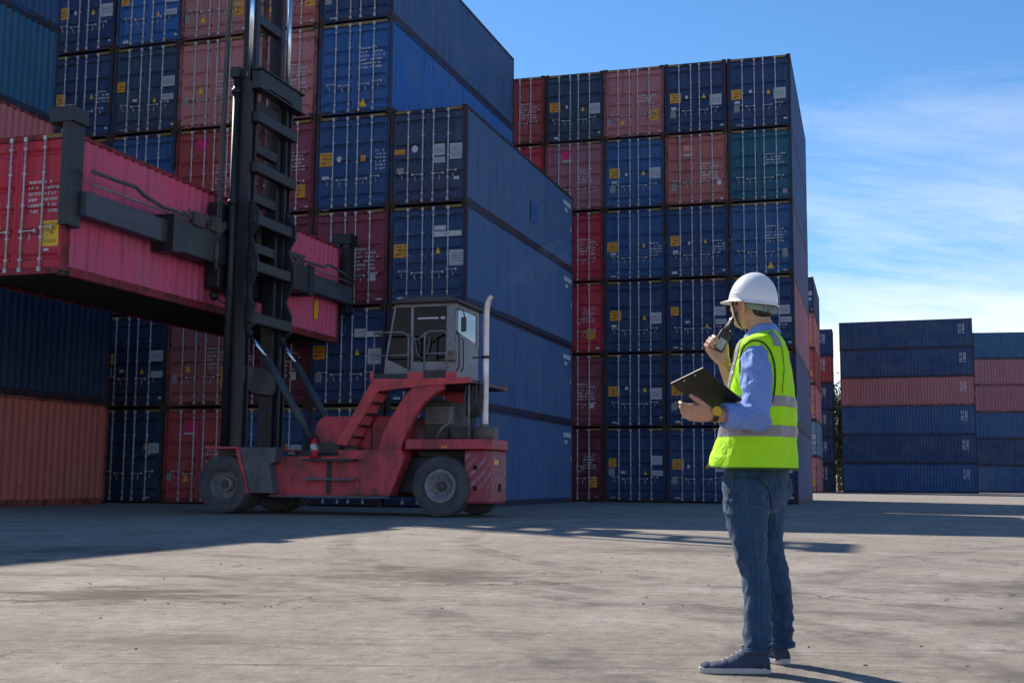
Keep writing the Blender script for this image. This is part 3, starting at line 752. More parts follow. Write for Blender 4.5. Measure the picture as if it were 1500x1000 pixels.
# --- chassis and side panels
bevel(part('chassis', MB().box(-5.75, 0.48, -0.80, 0.80, 0.50, 1.30), T_DARK), 0.03)
for sy in (-1, 1):
    ya, yb = sorted((sy * 1.25, sy * 0.82))
    p_ = bevel(part('side_panel', MB().prism([(-4.15, 1.30), (-4.06, 0.42), (-1.20, 0.44), (-0.86, 1.26), (-0.93, 1.44), (-2.45, 1.44), (-2.45, 1.30)], ya, yb), T_RED), 0.02)
    yo = sy * 1.256
    for x0, x1, z0, z1 in ((-4.00, -2.78, 0.50, 1.12), (-2.52, -1.50, 0.84, 1.14), (-2.52, -1.98, 0.48, 0.80), (-1.92, -1.24, 0.48, 0.72)):
        bevel(part('access_hatch', MB().box(x0, x1, min(yo, yo - sy * 0.02), max(yo, yo - sy * 0.02), z0, z1), T_RED, p_), 0.006, 1)
    part('seam_channel', MB().box(-2.72, -2.60, min(sy * 1.262, sy * 1.2), max(sy * 1.262, sy * 1.2), 0.46, 1.22), T_DARK, p_)
    part('sill_rail', MB().box(-4.10, -1.20, min(sy * 1.32, sy * 1.2), max(sy * 1.32, sy * 1.2), 0.385, 0.435), T_GREY, p_)
    part('step_rail', MB().box(-3.22, -1.96, min(sy * 1.50, sy * 1.22), max(sy * 1.50, sy * 1.22), 1.185, 1.235), T_DARK)
    part('step_rail', MB().box(-3.20, -1.98, min(sy * 1.44, sy * 1.24), max(sy * 1.44, sy * 1.24), 0.765, 0.81), T_GREY)
    # front guard
    ya, yb = sorted((sy * 1.58, sy * 1.22))
    g_ = bevel(part('front_guard', MB().prism([(-4.74, 1.49), (-4.44, 0.47), (-3.86, 0.47), (-3.98, 1.10), (-3.84, 1.16), (-3.80, 1.49)], ya, yb), T_GREY), 0.015)
    part('guard_edge', MB().prism([(-4.83, 1.49), (-4.52, 0.45), (-4.44, 0.45), (-4.74, 1.49)], min(sy * 1.60, sy * 1.2), max(sy * 1.60, sy * 1.2)), T_RED, g_)
    part('fender_top', MB().box(-5.55, -4.74, min(sy * 1.62, sy * 0.8), max(sy * 1.62, sy * 0.8), 1.455, 1.50), T_RED, g_)
    # arches carrying the platform
    ya, yb = sorted((sy * 1.20, sy * 1.02))
    bevel(part('cab_arch', MB().prism([(-1.56, 1.12), (-1.45, 1.72), (-1.26, 2.08), (-1.02, 2.47), (-0.84, 2.70), (-0.68, 2.86), (-0.01, 2.86), (-0.01, 2.76), (-0.24, 2.64), (-0.44, 2.47), (-0.60, 2.26), (-0.74, 2.02), (-0.88, 1.76), (-0.96, 1.49), (-1.02, 1.12)], ya, yb), T_RED), 0.015)
# hood between the sides
bevel(part('hood', MB().prism([(-3.40, 1.25), (-3.40, 1.70), (-3.36, 1.93), (-3.28, 2.12), (-3.14, 2.22), (-1.15, 2.22), (-1.00, 1.25)], -0.62, 0.62), T_RED), 0.03)
part('hood_seam', MB().box(-1.95, -1.91, -0.625, 0.625, 1.30, 2.20), T_DARK)
bevel(part('deck_plate', MB().box(-3.78, -1.56, -1.16, 1.16, 1.30, 1.345), T_DARK), 0.01)
part('hydraulic_block', MB().bbox(-3.10, -2.55, -1.05, -0.66, 1.345, 1.62, 0.03).bbox(-2.42, -2.1, -1.02, -0.7, 1.345, 1.52, 0.03), T_ENG)
# --- stairs up to the platform
for y0, y1 in ((-1.25, -1.19), (-0.70, -0.65)):
    bevel(part('stair_stringer', MB().prism([(-2.52, 1.56), (-2.26, 1.53), (-1.50, 2.76), (-1.66, 2.98)], y0, y1), T_RED2), 0.008)
for i in range(5):
    t = (i + 0.6) / 5.2; x = -2.36 + t * 0.80; z = 1.58 + t * 1.30
    part('stair_tread', MB().box(x - 0.03, x + 0.20, -1.19, -0.70, z - 0.02, z + 0.02), T_DARK)
# --- platform
bevel(part('platform', MB().box(-1.68, 0.66, -1.16, 1.20, 2.88, 2.96), T_DARK), 0.01)
bevel(part('platform_edge', MB().prism([(-1.70, 3.04), (-1.64, 3.00), (0.64, 3.00), (0.66, 2.88), (-0.30, 2.84), (-1.60, 2.72)], -1.24, -1.16), T_RED2), 0.008)
bevel(part('platform_edge', MB().prism([(-1.70, 3.04), (-1.64, 3.00), (0.64, 3.00), (0.66, 2.88), (-0.30, 2.84), (-1.60, 2.72)], 1.20, 1.28), T_RED2), 0.008)
part('platform_post', MB().box(-1.72, -1.66, -1.24, -1.18, 2.95, 3.16), T_RED2)
part('platform_post', MB().box(-0.84, -0.46, -1.235, -1.17, 3.00, 3.13), T_RED2)
part('platform_post', MB().box(0.06, 0.30, -1.235, -1.17, 3.00, 3.13), T_RED2)
part('toe_board', MB().box(-1.64, -0.86, -1.20, -1.17, 3.00, 3.11), T_DARK)
part('toe_board', MB().box(-0.44, 0.04, -1.225, -1.17, 3.00, 3.17), T_DARK)
# --- rear deck, counterweight, engine
bevel(part('rear_deck', MB().prism([(-0.82, -1.34), (1.02, -1.34), (1.12, -1.20), (1.12, -0.10), (0.86, 0.75), (0.52, 1.34), (-0.82, 1.34)], 1.45, 1.67, 'z'), T_RED), 0.02)
cw_ = bevel(part('counterweight', MB().prism([(0.50, -1.22), (0.98, -1.22), (1.08, -1.10), (1.08, -0.10), (0.84, 0.70), (0.50, 1.22)], 0.30, 1.44, 'z'), T_STRIPE), 0.05, 3)
for y0, z0 in ((-1.235, 0.58), (-1.235, 1.02)):
    part('tow_hole', MB().box(0.72, 0.80, y0, y0 + 0.02, z0, z0 + 0.09), BLACK, cw_)
part('tow_hole', MB().box(1.075, 1.09, -0.62, -0.42, 0.55, 0.72), BLACK, cw_)
part('tail_lamp', MB().bbox(1.07, 1.10, -0.95, -0.65, 1.12, 1.24, 0.01), T_AMB, cw_)
part('reflector', MB().box(0.02, 0.16, -1.352, -1.338, 1.475, 1.52), T_AMB)
bevel(part('engine', MB().box(-0.78, 0.44, -0.62, 0.62, 0.62, 1.44), T_ENG), 0.03)
part('radiator_housing', MB().bbox(-0.70, -0.10, -0.55, 0.75, 1.68, 2.55, 0.04), T_ENG)
part('engine_cover', MB().bbox(-0.66, 0.02, -0.60, -0.56, 2.02, 2.42, 0.01), T_MUFF)
part('hydraulic_tank', MB().bbox(0.02, 0.50, -0.85, -0.25, 1.668, 1.95, 0.05).bbox(0.10, 0.62, 0.0, 0.7, 1.672, 1.90, 0.05), T_ENG)
part('silencer', MB().cyl((0.52, -0.60, 1.80), (1.02, -0.60, 1.80), 0.155, n=20).cyl((0.76, -0.60, 1.9), (0.76, -0.60, 2.02), 0.10, n=16), T_MUFF)
ex = part('exhaust_pipe', MB().tube([(0.76, -0.60, 1.95), (0.76, -0.60, 3.0), (0.76, -0.60, 4.45), (0.765, -0.60, 4.58), (0.79, -0.60, 4.70), (0.83, -0.60, 4.79), (0.90, -0.60, 4.86)], [0.070, 0.070, 0.070, 0.070, 0.070, 0.068, 0.05], 16, caps=False), T_PIPE)
part('pipe_clamp', MB().cyl((0.76, -0.60, 3.46), (0.76, -0.60, 3.52), 0.095, n=14).box(0.45, 0.76, -0.62, -0.58, 3.475, 3.505), T_DARK, ex)
part('air_filter', MB().cyl((0.38, -0.30, 2.20), (0.38, -0.30, 2.78), 0.17, n=18).tube([(0.38, -0.3, 2.2), (0.38, -0.3, 2.0), (0.2, -0.3, 1.9)], 0.07, 8), T_ENG)
part('service_hose', MB().tube([(0.52, -0.72, 2.86), (0.50, -0.78, 2.6), (0.56, -0.74, 2.42), (0.66, -0.7, 2.40), (0.70, -0.7, 2.6), (0.66, -0.66, 2.86)], 0.025, 8).tube([(0.40, -0.82, 2.86), (0.36, -0.86, 2.5), (0.48, -0.8, 2.30), (0.60, -0.8, 2.5), (0.62, -0.8, 2.86)], 0.02, 8), T_TYRE)
part('ladder_pole', MB().cyl((0.52, -1.0, 1.66), (0.52, -1.0, 2.86), 0.025, n=8), T_RAIL)
part('warning_chain', MB().tube([(-0.22, -1.0, 1.70), (-0.1, -1.0, 1.92), (0.06, -0.98, 2.02), (0.10, -0.98, 2.3)], 0.03, 6), T_RAIL)
# --- wheels
def tyre_mesh(R=0.665, w=0.40, rim=0.33):
    b = MB()
    prof = [(rim, -w * 0.36), (rim + 0.03, -w * 0.44), (rim + 0.14, -w * 0.50), (R - 0.10, -w * 0.50), (R - 0.035, -w * 0.46), (R - 0.022, -w * 0.36), (R - 0.022, w * 0.36), (R - 0.035, w * 0.46), (R - 0.10, w * 0.50), (rim + 0.14, w * 0.50), (rim + 0.03, w * 0.44), (rim, w * 0.36)]
    b.lathe(prof, (0, 0, 0), (0, 1, 0), 48)
    n = 30
    for i in range(n):                                  # tread lugs, staggered left and right
        for sgn in (-1, 1):
            t = 2 * pi * (i + (0.5 if sgn > 0 else 0)) / n; dt = 2 * pi / n * 0.30
            ring = []
            for tt, yy in ((t - dt, 0.02 * sgn), (t + dt, 0.02 * sgn), (t + dt * 1.6, sgn * w * 0.49), (t - dt * 0.4, sgn * w * 0.49)):
                for r in (R - 0.06, R):
                    rr = r - (0.03 if abs(yy) > 0.1 and r == R else 0)
                    ring.append((rr * cos(tt), yy, rr * sin(tt)))
            b.add(ring, [(0, 2, 3, 1), (2, 4, 5, 3), (4, 6, 7, 5), (6, 0, 1, 7), (1, 3, 5, 7)])
    for rr in (rim + 0.07, rim + 0.20):                 # raised side-wall rings
        for sgn in (-1, 1):
            b.lathe([(rr - 0.008, sgn * w * 0.495), (rr, sgn * w * 0.512), (rr + 0.008, sgn * w * 0.495)], (0, 0, 0), (0, 1, 0), 48)
    return b.mesh('tyre', T_TYRE)
def rim_dish():
    b = MB()
    b.lathe([(0.345, -0.17), (0.36, -0.155), (0.335, -0.14), (0.325, 0.02), (0.30, 0.05), (0.0, 0.05)], (0, 0, 0), (0, 1, 0), 40)
    b.lathe([(0.0, -0.10), (0.13, -0.10), (0.165, -0.085), (0.17, 0.05)], (0, 0, 0), (0, 1, 0), 28)
    for k in range(10):
        t = 2 * pi * k / 10; b.cyl((0.225 * cos(t), 0.02, 0.225 * sin(t)), (0.225 * cos(t), 0.055, 0.225 * sin(t)), 0.022, n=6)
    return b.mesh('rim', T_RIM)
def rim_convex():
    b = MB()
    b.lathe([(0.345, -0.17), (0.365, -0.19), (0.355, -0.205), (0.32, -0.20), (0.27, -0.175), (0.235, -0.10), (0.0, -0.09)], (0, 0, 0), (0, 1, 0), 40)
    for k in range(10):
        t = 2 * pi * k / 10; b.cyl((0.19 * cos(t), -0.085, 0.19 * sin(t)), (0.19 * cos(t), -0.145, 0.19 * sin(t)), 0.026, n=6)
    return b.mesh('rim', T_RIM)
def hub_mesh():
    b = MB(); b.lathe([(0.0, -0.17), (0.07, -0.17), (0.10, -0.15), (0.11, -0.09), (0.12, -0.05)], (0, 0, 0), (0, 1, 0), 20); return b.mesh('hub', T_ENG)
TYR, RD, RC, HB = tyre_mesh(), rim_dish(), rim_convex(), hub_mesh()
for sy in (-1, 1):
    for j, yc in enumerate((1.40, 0.98)):
        w_ = obj('wheel', TYR, truck, (-5.12, sy * yc, 0.66), (0, random.random(), 0 if sy < 0 else pi))
        obj('rim', RD, w_)
    w_ = obj('wheel', TYR, truck, (0.0, sy * 1.12, 0.66), (0, 0.4, 0 if sy < 0 else pi))
    obj('rim', RC, w_); obj('hub', HB, w_)
part('front_axle', MB().cyl((-5.12, -1.5, 0.66), (-5.12, 1.5, 0.66), 0.12, n=14), T_ENG)
part('rear_axle', MB().cyl((0, -1.1, 0.66), (0, 1.1, 0.66), 0.10, n=14).bbox(-0.25, 0.25, -0.4, 0.4, 0.45, 0.8, 0.05), T_ENG)
# --- cab
cab = bevel(part('cab', MB().prism([(-1.60, 2.96), (0.12, 2.96), (0.12, 3.14), (-0.86, 3.18), (-1.56, 3.50), (-1.60, 3.14)], -0.80, 0.80), T_CAB), 0.015)
P_ = lambda a, b_, y0, y1, t: MB().prism([(a[0] - t, a[1]), (a[0] + t, a[1]), (b_[0] + t, b_[1]), (b_[0] - t, b_[1])], y0, y1)
for sy in (-1, 1):
    y0, y1 = sorted((sy * 0.82, sy * 0.74))
    part('cab_post', P_((-1.54, 3.42), (-1.32, 4.70), y0, y1, 0.022), T_CAB, cab)
    part('cab_post', P_((-0.90, 3.16), (-0.92, 4.70), y0, y1, 0.028), T_CAB, cab)
    bevel(part('cab_post', MB().box(-0.10, 0.09, y0, y1, 3.12, 4.70), T_CAB, cab), 0.02)
    part('door_panel', MB().box(-0.87, -0.10, y0, y1, 3.16, 3.40), T_CAB, cab)
    part('header_rail', MB().box(-1.30, 0.0, y0, y1, 4.64, 4.70), T_CAB, cab)
    part('side_glass', MB().prism([(-1.52, 3.50), (-0.93, 3.22), (-0.945, 4.64), (-1.32, 4.64)], sy * 0.79 - 0.004, sy * 0.79 + 0.004), T_GLASSP, cab)
    part('door_glass', MB().box(-0.87, -0.10, sy * 0.79 - 0.004, sy * 0.79 + 0.004, 3.40, 4.64), T_GLASS, cab)
part('wind_screen', MB().prism([(-1.54, 3.50), (-1.53, 3.50), (-1.31, 4.64), (-1.32, 4.64)], -0.74, 0.74), T_GLASSP, cab)
bevel(part('rear_panel', MB().prism([(-0.76, 3.12), (0.76, 3.12), (0.76, 3.86), (0.50, 3.95), (-0.40, 4.05), (-0.76, 4.12)], 0.06, 0.11, 'x'), T_CAB, cab), 0.01)
part('rear_glass', MB().prism([(-0.64, 4.08), (0.56, 3.93), (0.66, 4.05), (0.66, 4.58), (-0.64, 4.62)], 0.085, 0.095, 'x'), T_GLASSR, cab)
part('rear_post', MB().box(0.05, 0.11, 0.64, 0.78, 3.86, 4.70).box(0.05, 0.11, -0.78, -0.62, 4.0, 4.70).box(0.05, 0.11, -0.64, 0.64, 4.60, 4.70), T_CAB, cab)
bevel(part('cab_roof', MB().prism([(-1.42, 4.70), (-1.36, 4.77), (-0.95, 4.86), (0.02, 4.86), (0.24, 4.76), (0.26, 4.70)], -0.98, 0.98), T_ROOF, cab), 0.03)
part('beacon', MB().lathe([(0.07, 4.86), (0.07, 4.96), (0.05, 5.0), (0, 5.01)], (-0.5, 0.5, 0), (0, 0, 1), 14), T_AMB, cab)
part('driver_seat', MB().bbox(-0.72, -0.22, -0.27, 0.27, 3.42, 3.58, 0.04).bbox(-0.30, -0.14, -0.25, 0.25, 3.55, 4.22, 0.05).bbox(-0.28, -0.17, -0.14, 0.14, 4.26, 4.46, 0.03).bbox(-0.6, -0.3, -0.2, 0.2, 3.14, 3.42, 0.02), T_SEAT, cab)
part('dashboard', MB().bbox(-1.46, -1.12, -0.60, 0.60, 3.20, 3.72, 0.05), T_SEAT, cab)
part('steering_wheel', MB().lathe([(0.20, 0.0), (0.215, 0.018), (0.23, 0.0), (0.215, -0.018)], (-1.0, 0, 3.86), (0.6, 0, 1), 20, True, True).cyl((-1.12, 0, 3.66), (-1.0, 0, 3.86), 0.03, n=8), T_SEAT, cab)
part('cab_lining', MB().box(-0.06, -0.02, -0.70, 0.70, 3.16, 3.90), T_SEAT, cab)
part('vent_label', MB().box(-0.80, -0.30, -0.796, -0.7955, 4.36, 4.40).box(-0.24, -0.14, -0.796, -0.7955, 4.35, 4.41), WHITE, cab)
part('control_box', MB().bbox(-0.06, 0.16, -1.02, -0.80, 3.40, 3.62, 0.015), T_MUFF, cab)
part('window_bar', MB().tube([(-0.84, -0.84, 3.96), (-0.78, -0.85, 3.62), (-0.66, -0.85, 3.46), (-0.52, -0.85, 3.62), (-0.46, -0.84, 3.96)], 0.014, 6), T_RAIL, cab)
part('wing_mirror', MB().tube([(0.15, -0.86, 4.55), (0.36, -1.0, 4.5), (0.40, -1.02, 4.34)], 0.014, 6).bbox(0.33, 0.45, -1.06, -1.01, 4.02, 4.34, 0.015), T_ROOF, cab)
part('grab_handle', MB().tube([(0.11, -0.70, 4.06), (0.17, -0.72, 4.0), (0.18, -0.72, 3.3), (0.12, -0.70, 3.2)], 0.016, 6).tube([(0.11, -0.40, 3.96), (0.17, -0.42, 3.9), (0.17, -0.42, 3.3), (0.12, -0.40, 3.2)], 0.014, 6), T_ROOF, cab)
# --- handrail round the platform
hr = part('handrail', MB().tube([(-1.66, -1.20, 4.03), (-1.0, -1.20, 4.03), (-0.90, -1.20, 3.99), (-0.84, -1.20, 3.90), (-0.84, -1.20, 3.05)], 0.020, 8), T_RAIL)
part('rail_bar', MB().tube([(-0.46, -1.20, 3.05), (-0.46, -1.20, 3.90), (-0.42, -1.20, 3.99), (-0.34, -1.20, 4.03), (0.0, -1.20, 4.03), (0.06, -1.20, 3.97), (0.06, -1.20, 3.05)], 0.020, 8), T_RAIL, hr)
part('rail_bar', MB().tube([(-1.66, -1.20, 3.52), (-0.84, -1.20, 3.52)], 0.016, 8), T_RAIL, hr)
part('rail_bar', MB().tube([(-0.46, -1.20, 3.54), (0.06, -1.20, 3.54)], 0.016, 8), T_RAIL, hr)
part('rail_bar', MB().tube([(-0.84, -1.20, 3.98), (-0.74, -1.20, 3.88), (-0.62, -1.20, 3.86), (-0.52, -1.20, 3.92), (-0.42, -1.20, 4.02)], 0.016, 8), T_RAIL, hr)
part('rail_post', MB().cyl((-1.66, -1.20, 3.0), (-1.66, -1.20, 4.03), 0.020, n=8), T_RAIL, hr)
part('rail_bar', MB().tube([(-1.66, -1.20, 4.03), (-1.68, -0.9, 4.03), (-1.68, 1.10, 4.03), (-1.66, 1.20, 4.0), (-1.66, 1.20, 3.0)], 0.020, 8), T_RAIL, hr)
# --- fire extinguisher on the deck
fe = part('fire_extinguisher', MB().lathe([(0.0, 0.0), (0.075, 0.0), (0.085, 0.02), (0.085, 0.36), (0.06, 0.42), (0.03, 0.44), (0.03, 0.48), (0, 0.48)], (-2.97, -1.38, 1.236), (0, 0, 1), 18), T_EXT)
part('label_band', MB().lathe([(0.0865, 0.20), (0.0865, 0.32)], (-2.97, -1.38, 1.236), (0, 0, 1), 18), WHITE, fe)
part('valve', MB().bbox(-3.05, -2.90, -1.41, -1.35, 1.70, 1.76, 0.01).tube([(-2.90, -1.38, 1.72), (-2.84, -1.42, 1.66), (-2.87, -1.46, 1.5)], 0.014, 6), T_SEAT, fe)
# --- mast
for sy in (-1, 1):
    y0, y1 = sorted((sy * 1.02, sy * 0.74))
    rl = bevel(part('mast_rail', MB().prism([(-5.58, y0), (-5.12, y0), (-5.12, y0 + 0.09) if sy < 0 else (-5.12, y0 + 0.19), (-5.34, y0 + 0.09) if sy < 0 else (-5.34, y0 + 0.19), (-5.34, y1 - 0.09) if sy > 0 else (-5.34, y1 - 0.09), (-5.12, y1 - 0.09), (-5.12, y1), (-5.58, y1)] if False else [(-5.58, y0), (-5.12, y0), (-5.12, y1), (-5.58, y1)], 0.55, 10.35, 'z'), T_DARK), 0.02)
    part('rail_flange', MB().box(-5.14, -5.04, y0 - 0.03, y0 + 0.03, 0.9, 10.2), T_DARK, rl)
    part('rail_flange', MB().box(-5.14, -5.06, y1 - 0.03, y1 + 0.03, 0.9, 10.2), T_DARK, rl)
    y0, y1 = sorted((sy * 0.72, sy * 0.54))
    bevel(part('inner_mast_rail', MB().box(-5.50, -5.16, y0, y1, 1.3, 14.2), T_DARK), 0.015)
    cyl_ = part('lift_cylinder', MB().cyl((-5.42, sy * 1.10, 1.5), (-5.42, sy * 1.10, 10.30), 0.085, n=16), T_DARK)
    part('chrome_rod', MB().cyl((-5.18, sy * 0.94, 10.30), (-5.18, sy * 0.94, 14.15), 0.062, n=16), T_CHROME, cyl_)
    part('cylinder_clamp', MB().box(-5.54, -5.30, min(sy * 1.22, sy * 1.0), max(sy * 1.22, sy * 1.0), 10.28, 10.52), T_DARK, cyl_)
    for z in (9.9, 7.2, 5.0): part('cylinder_clamp', MB().cyl((-5.42, sy * 1.10, z), (-5.42, sy * 1.10, z + 0.1), 0.12, n=14), T_DARK, cyl_)
    # stiffened side plates with a zigzag edge
    part('carriage_plate', MB().prism([(-5.12, 4.05), (-4.86, 4.35), (-4.84, 4.75), (-5.02, 5.15), (-4.80, 5.62), (-4.80, 5.92), (-4.98, 6.45), (-4.80, 6.72), (-4.80, 7.05), (-5.12, 7.45)], min(sy * 0.95, sy * 0.86), max(sy * 0.95, sy * 0.86)), T_DARK)
    # tilt cylinder
    tcy = part('tilt_cylinder', MB().cyl((-3.28, sy * 0.72, 1.55), (-4.62, sy * 0.72, 3.60), 0.088, n=16), T_DARK2)
    part('piston_rod', MB().cyl((-4.60, sy * 0.72, 3.57), (-5.06, sy * 0.78, 4.18), 0.042, n=12), T_CHROME, tcy)
    part('cylinder_eye', MB().cyl((-5.08, sy * 0.70, 4.20), (-5.08, sy * 0.90, 4.20), 0.10, n=14).cyl((-3.26, sy * 0.60, 1.50), (-3.26, sy * 0.84, 1.50), 0.12, n=14), T_DARK, tcy)
    # lamp on a short arm
    lp = part('work_lamp', MB().lathe([(0.0, -0.06), (0.09, -0.05), (0.13, 0.02), (0.13, 0.06)], (-5.74, sy * 1.28, 5.02), (1, 0, 0.1), 16), T_DARK)
    part('lamp_arm', MB().tube([(-5.70, sy * 1.28, 4.98), (-5.55, sy * 1.2, 4.86), (-5.50, sy * 1.02, 4.84)], 0.02, 6), T_DARK, lp)
bevel(part('mast_crossbeam', MB().prism([(-1.06, 10.02), (-0.80, 10.02), (-0.55, 10.12), (0.55, 10.12), (0.80, 10.02), (1.12, 10.02), (1.12, 10.40), (0.95, 10.50), (-0.95, 10.50), (-1.06, 10.42)], -5.04, -4.84, 'x'), T_DARK), 0.02)
part('beam_lip', MB().box(-5.06, -4.78, -1.10, 1.22, 10.00, 10.035).box(-5.06, -4.80, -1.0, 1.20, 10.50, 10.53), T_DARK)
for z in (9.35, 8.12, 6.88, 5.76, 4.52):
    bevel(part('mast_rung', MB().box(-5.06, -4.86, -0.98, 0.98, z - 0.135, z + 0.135), T_DARK), 0.03)
for z in (13.5, 11.95, 9.78, 8.72, 7.50, 6.30):
    bevel(part('inner_mast_rung', MB().box(-5.36, -5.18, -0.66, 0.66, z - 0.12, z + 0.12), T_DARK), 0.02)
bevel(part('mast_plate', MB().prism([(-0.92, 3.05), (-0.5, 2.78), (0.5, 2.78), (0.92, 3.05), (0.92, 3.42), (-0.92, 3.42)], -5.30, -5.10, 'x'), T_DARK), 0.02)
bevel(part('mast_foot', MB().box(-5.70, -5.00, -1.08, 1.08, 0.62, 1.28), T_DARK), 0.03)
part('mast_top_beam', MB().box(-5.52, -5.10, -1.05, 1.05, 14.15, 14.4), T_DARK)
for y, x in ((-0.30, -5.46), (0.30, -5.46), (-0.18, -5.46), (0.18, -5.46)):
    part('lift_chain', MB().box(x - 0.03, x + 0.03, y - 0.02, y + 0.02, 6.2, 14.15), T_ENG)
for y, x in ((-1.24, -5.70), (-1.34, -5.62), (-1.16, -5.66)):
    part('mast_hose', MB().tube([(x, y * 0.9, 13.9), (x, y * 0.95, 11.5), (x - 0.01, y, 9.0), (x - 0.02, y, 7.2), (x - 0.05, y * 1.0, 6.75), (x + 0.02, y * 0.9, 6.5)], 0.028, 8), T_TYRE)
# --- carriage and spreader
sp = bevel(part('spreader_beam', MB().box(-5.98, -5.52, -3.20, 3.10, 5.72, 6.44), T_DARK), 0.02)
bevel(part('carriage', MB().box(-5.95, -5.60, -1.30, 1.30, 5.20, 7.25), T_DARK, sp), 0.03)
for a, b2 in ((-6.10, -2.9), (2.9, 6.10)):
    bevel(part('telescopic_beam', MB().box(-5.92, -5.66, a, b2, 5.86, 6.36), T_DARK2, sp), 0.015)
part('beam_print', MB().box(-5.659, -5.656, -5.80, -3.60, 6.02, 6.26), T_PRINT, sp)
for sy in (-1, 1):
    ya, yb = sorted((sy * 6.50, sy * 6.06))
    ar = bevel(part('end_arm', MB().box(-6.00, -5.80, ya, yb, 5.62, 7.70), T_DARK), 0.02)
    bevel(part('arm_head', MB().box(-6.30, -5.74, ya - 0.03, yb + 0.03, 7.66, 7.98), T_DARK, ar), 0.02)
    part('twist_lock', MB().box(-6.28, -6.10, sy * 6.10 - 0.05, sy * 6.10 + 0.05, 7.60, 7.68), T_GREY, ar)
    part('beam_collar', MB().box(-6.0, -5.50, min(sy * 3.05, sy * 3.35), max(sy * 3.05, sy * 3.35), 5.68, 6.50), T_DARK, sp)
part('guide_pipe', MB().cyl((-5.60, -6.05, 6.50), (-5.60, -2.7, 6.50), 0.024, n=8), T_RAIL, sp)
part('guide_pipe', MB().cyl((-5.60, 2.7, 6.46), (-5.60, 6.05, 6.46), 0.024, n=8), T_RAIL, sp)
def wig(y0, y1, z0, seed, sag=0.12, n=9, x=-5.55):
    R = random.Random(seed); return [(x + R.uniform(-.03, .03), y0 + (y1 - y0) * i / (n - 1), z0 + sag * sin(i * 1.7 + seed) * 0.5 + R.uniform(-.03, .03)) for i in range(n)]
part('supply_hose', MB().tube([(-5.56, -6.10, 6.74), (-5.55, -5.4, 6.74), (-5.54, -4.7, 6.76), (-5.55, -4.4, 6.66), (-5.55, -3.7, 6.56), (-5.55, -3.2, 6.58), (-5.55, -2.7, 6.56)], 0.042, 8), T_TYRE, sp)
part('supply_hose', MB().tube([(-5.56, 6.05, 6.52), (-5.55, 5.0, 6.66), (-5.54, 4.3, 6.72), (-5.55, 4.0, 6.60), (-5.55, 2.9, 6.56), (-5.55, 2.2, 6.62)], 0.036, 8), T_TYRE, sp)
for k in range(6):
    part('hydraulic_hose', MB().tube(wig(-2.9 + k * 0.15, -1.0 + k * 0.1, 6.52 + 0.06 * (k % 3), k + 1, 0.26), 0.026, 6), T_TYRE, sp)
    part('hydraulic_hose', MB().tube(wig(1.0, 2.8, 6.52 + 0.05 * (k % 3), k + 21, 0.2), 0.026, 6), T_TYRE, sp)
part('valve_block', MB().bbox(-5.62, -5.46, -2.6, -2.2, 6.40, 6.72, 0.02).bbox(-5.62, -5.44, -1.9, -1.5, 6.42, 6.78, 0.02).cyl((-5.5, -1.6, 6.2), (-5.5, -1.6, 5.55), 0.05, n=10), T_ENG, sp)
# --- the container it carries
held_th = TRUCK_TH
hp = Vector((-6.04 - HW, -0.09, 0)); hp = Matrix.Rotation(-TRUCK_TH, 3, 'Z') @ hp + Vector((-1.12, 26.98, 0))
held = container((hp.x, hp.y, 4.70), -held_th, 'pink red container hanging from the lift truck mast, black underneath', 'heldred', 'held', side='pink', style='A', zs=2.896 / CH, faded=True, cross=True)
def text_mesh(name, body, size, mat, extrude=0.0008):
    cu = bpy.data.curves.new(name, 'FONT'); cu.body = body; cu.size = size; cu.extrude = extrude; cu.align_x = 'CENTER'; cu.align_y = 'CENTER'
    t = bpy.data.objects.new(name, cu); col.objects.link(t)
    dg = bpy.context.evaluated_depsgraph_get(); me = bpy.data.meshes.new_from_object(t.evaluated_get(dg))
    bpy.data.objects.remove(t); bpy.data.curves.remove(cu)
    me.materials.clear(); me.materials.append(mat); return me
CAUT = obj('caution_sticker', MB().box(-0.19, 0.19, -0.002, 0.002, -0.26, 0.26).mesh('caution_plate', simple_mat('caution_yellow', (0.80, 0.46, 0.02), 0.55, 0, 0.1, 6.0)), held, (0.83, -HL + 0.040, 0.86))
INK = simple_mat('black_print', (0.02, 0.018, 0.015), 0.6)
for s_, sz, z in (('CAUTION', 0.085, 0.19), ("9'6\"", 0.15, 0.03), ('HIGH', 0.115, -0.16)):
    obj('sticker_text', text_mesh('sticker_text', s_, sz, INK), CAUT, (0, -0.0035, z), (pi / 2, 0, 0))
obj('warning_triangle', M['tri'], held, ((0.31 - .5) * CW, -HL + 0.04, 1.12), scale=(.2, 1, .22))
for yy, hh in ((4.55, 1.05),):
    obj('side_warning_plate', MB().prism([(yy, 0.55), (yy + 0.22, 0.55), (yy + 0.26, 0.75), (yy + 0.24, 1.12), (yy + 0.06, 1.12), (yy, 0.95)], 0, 0.004, 'x').mesh('side_plate', simple_mat('side_plate_yellow', (0.85, 0.45, 0.02), 0.5)), held, (HW - 0.013, 0, 0))
# ------------------------------------------------------------------ far stacks on the right
def far_stack(p, th, n, cols, pitch, label, group, long_front, zs=1.0, detail=False, pre=None, lf=1.0):
    for ti in range(n):
        R = random.Random(ti + int(p[0] * 10))
        container((p[0] + R.uniform(-.04, .04), p[1] + R.uniform(-.04, .04), ti * pitch), th, label % (WORD[cols[ti]], TIER[ti]), cols[ti], pre or ('red' if cols[ti] in ('rosy', 'red', 'redb', 'brick', 'salmon', 'mauve') else 'blue3'), group=group, zs=pitch / CH, detail=detail, haz=None, vlet=long_front, faded=True, lengthf=lf)
PH_S = 2.591
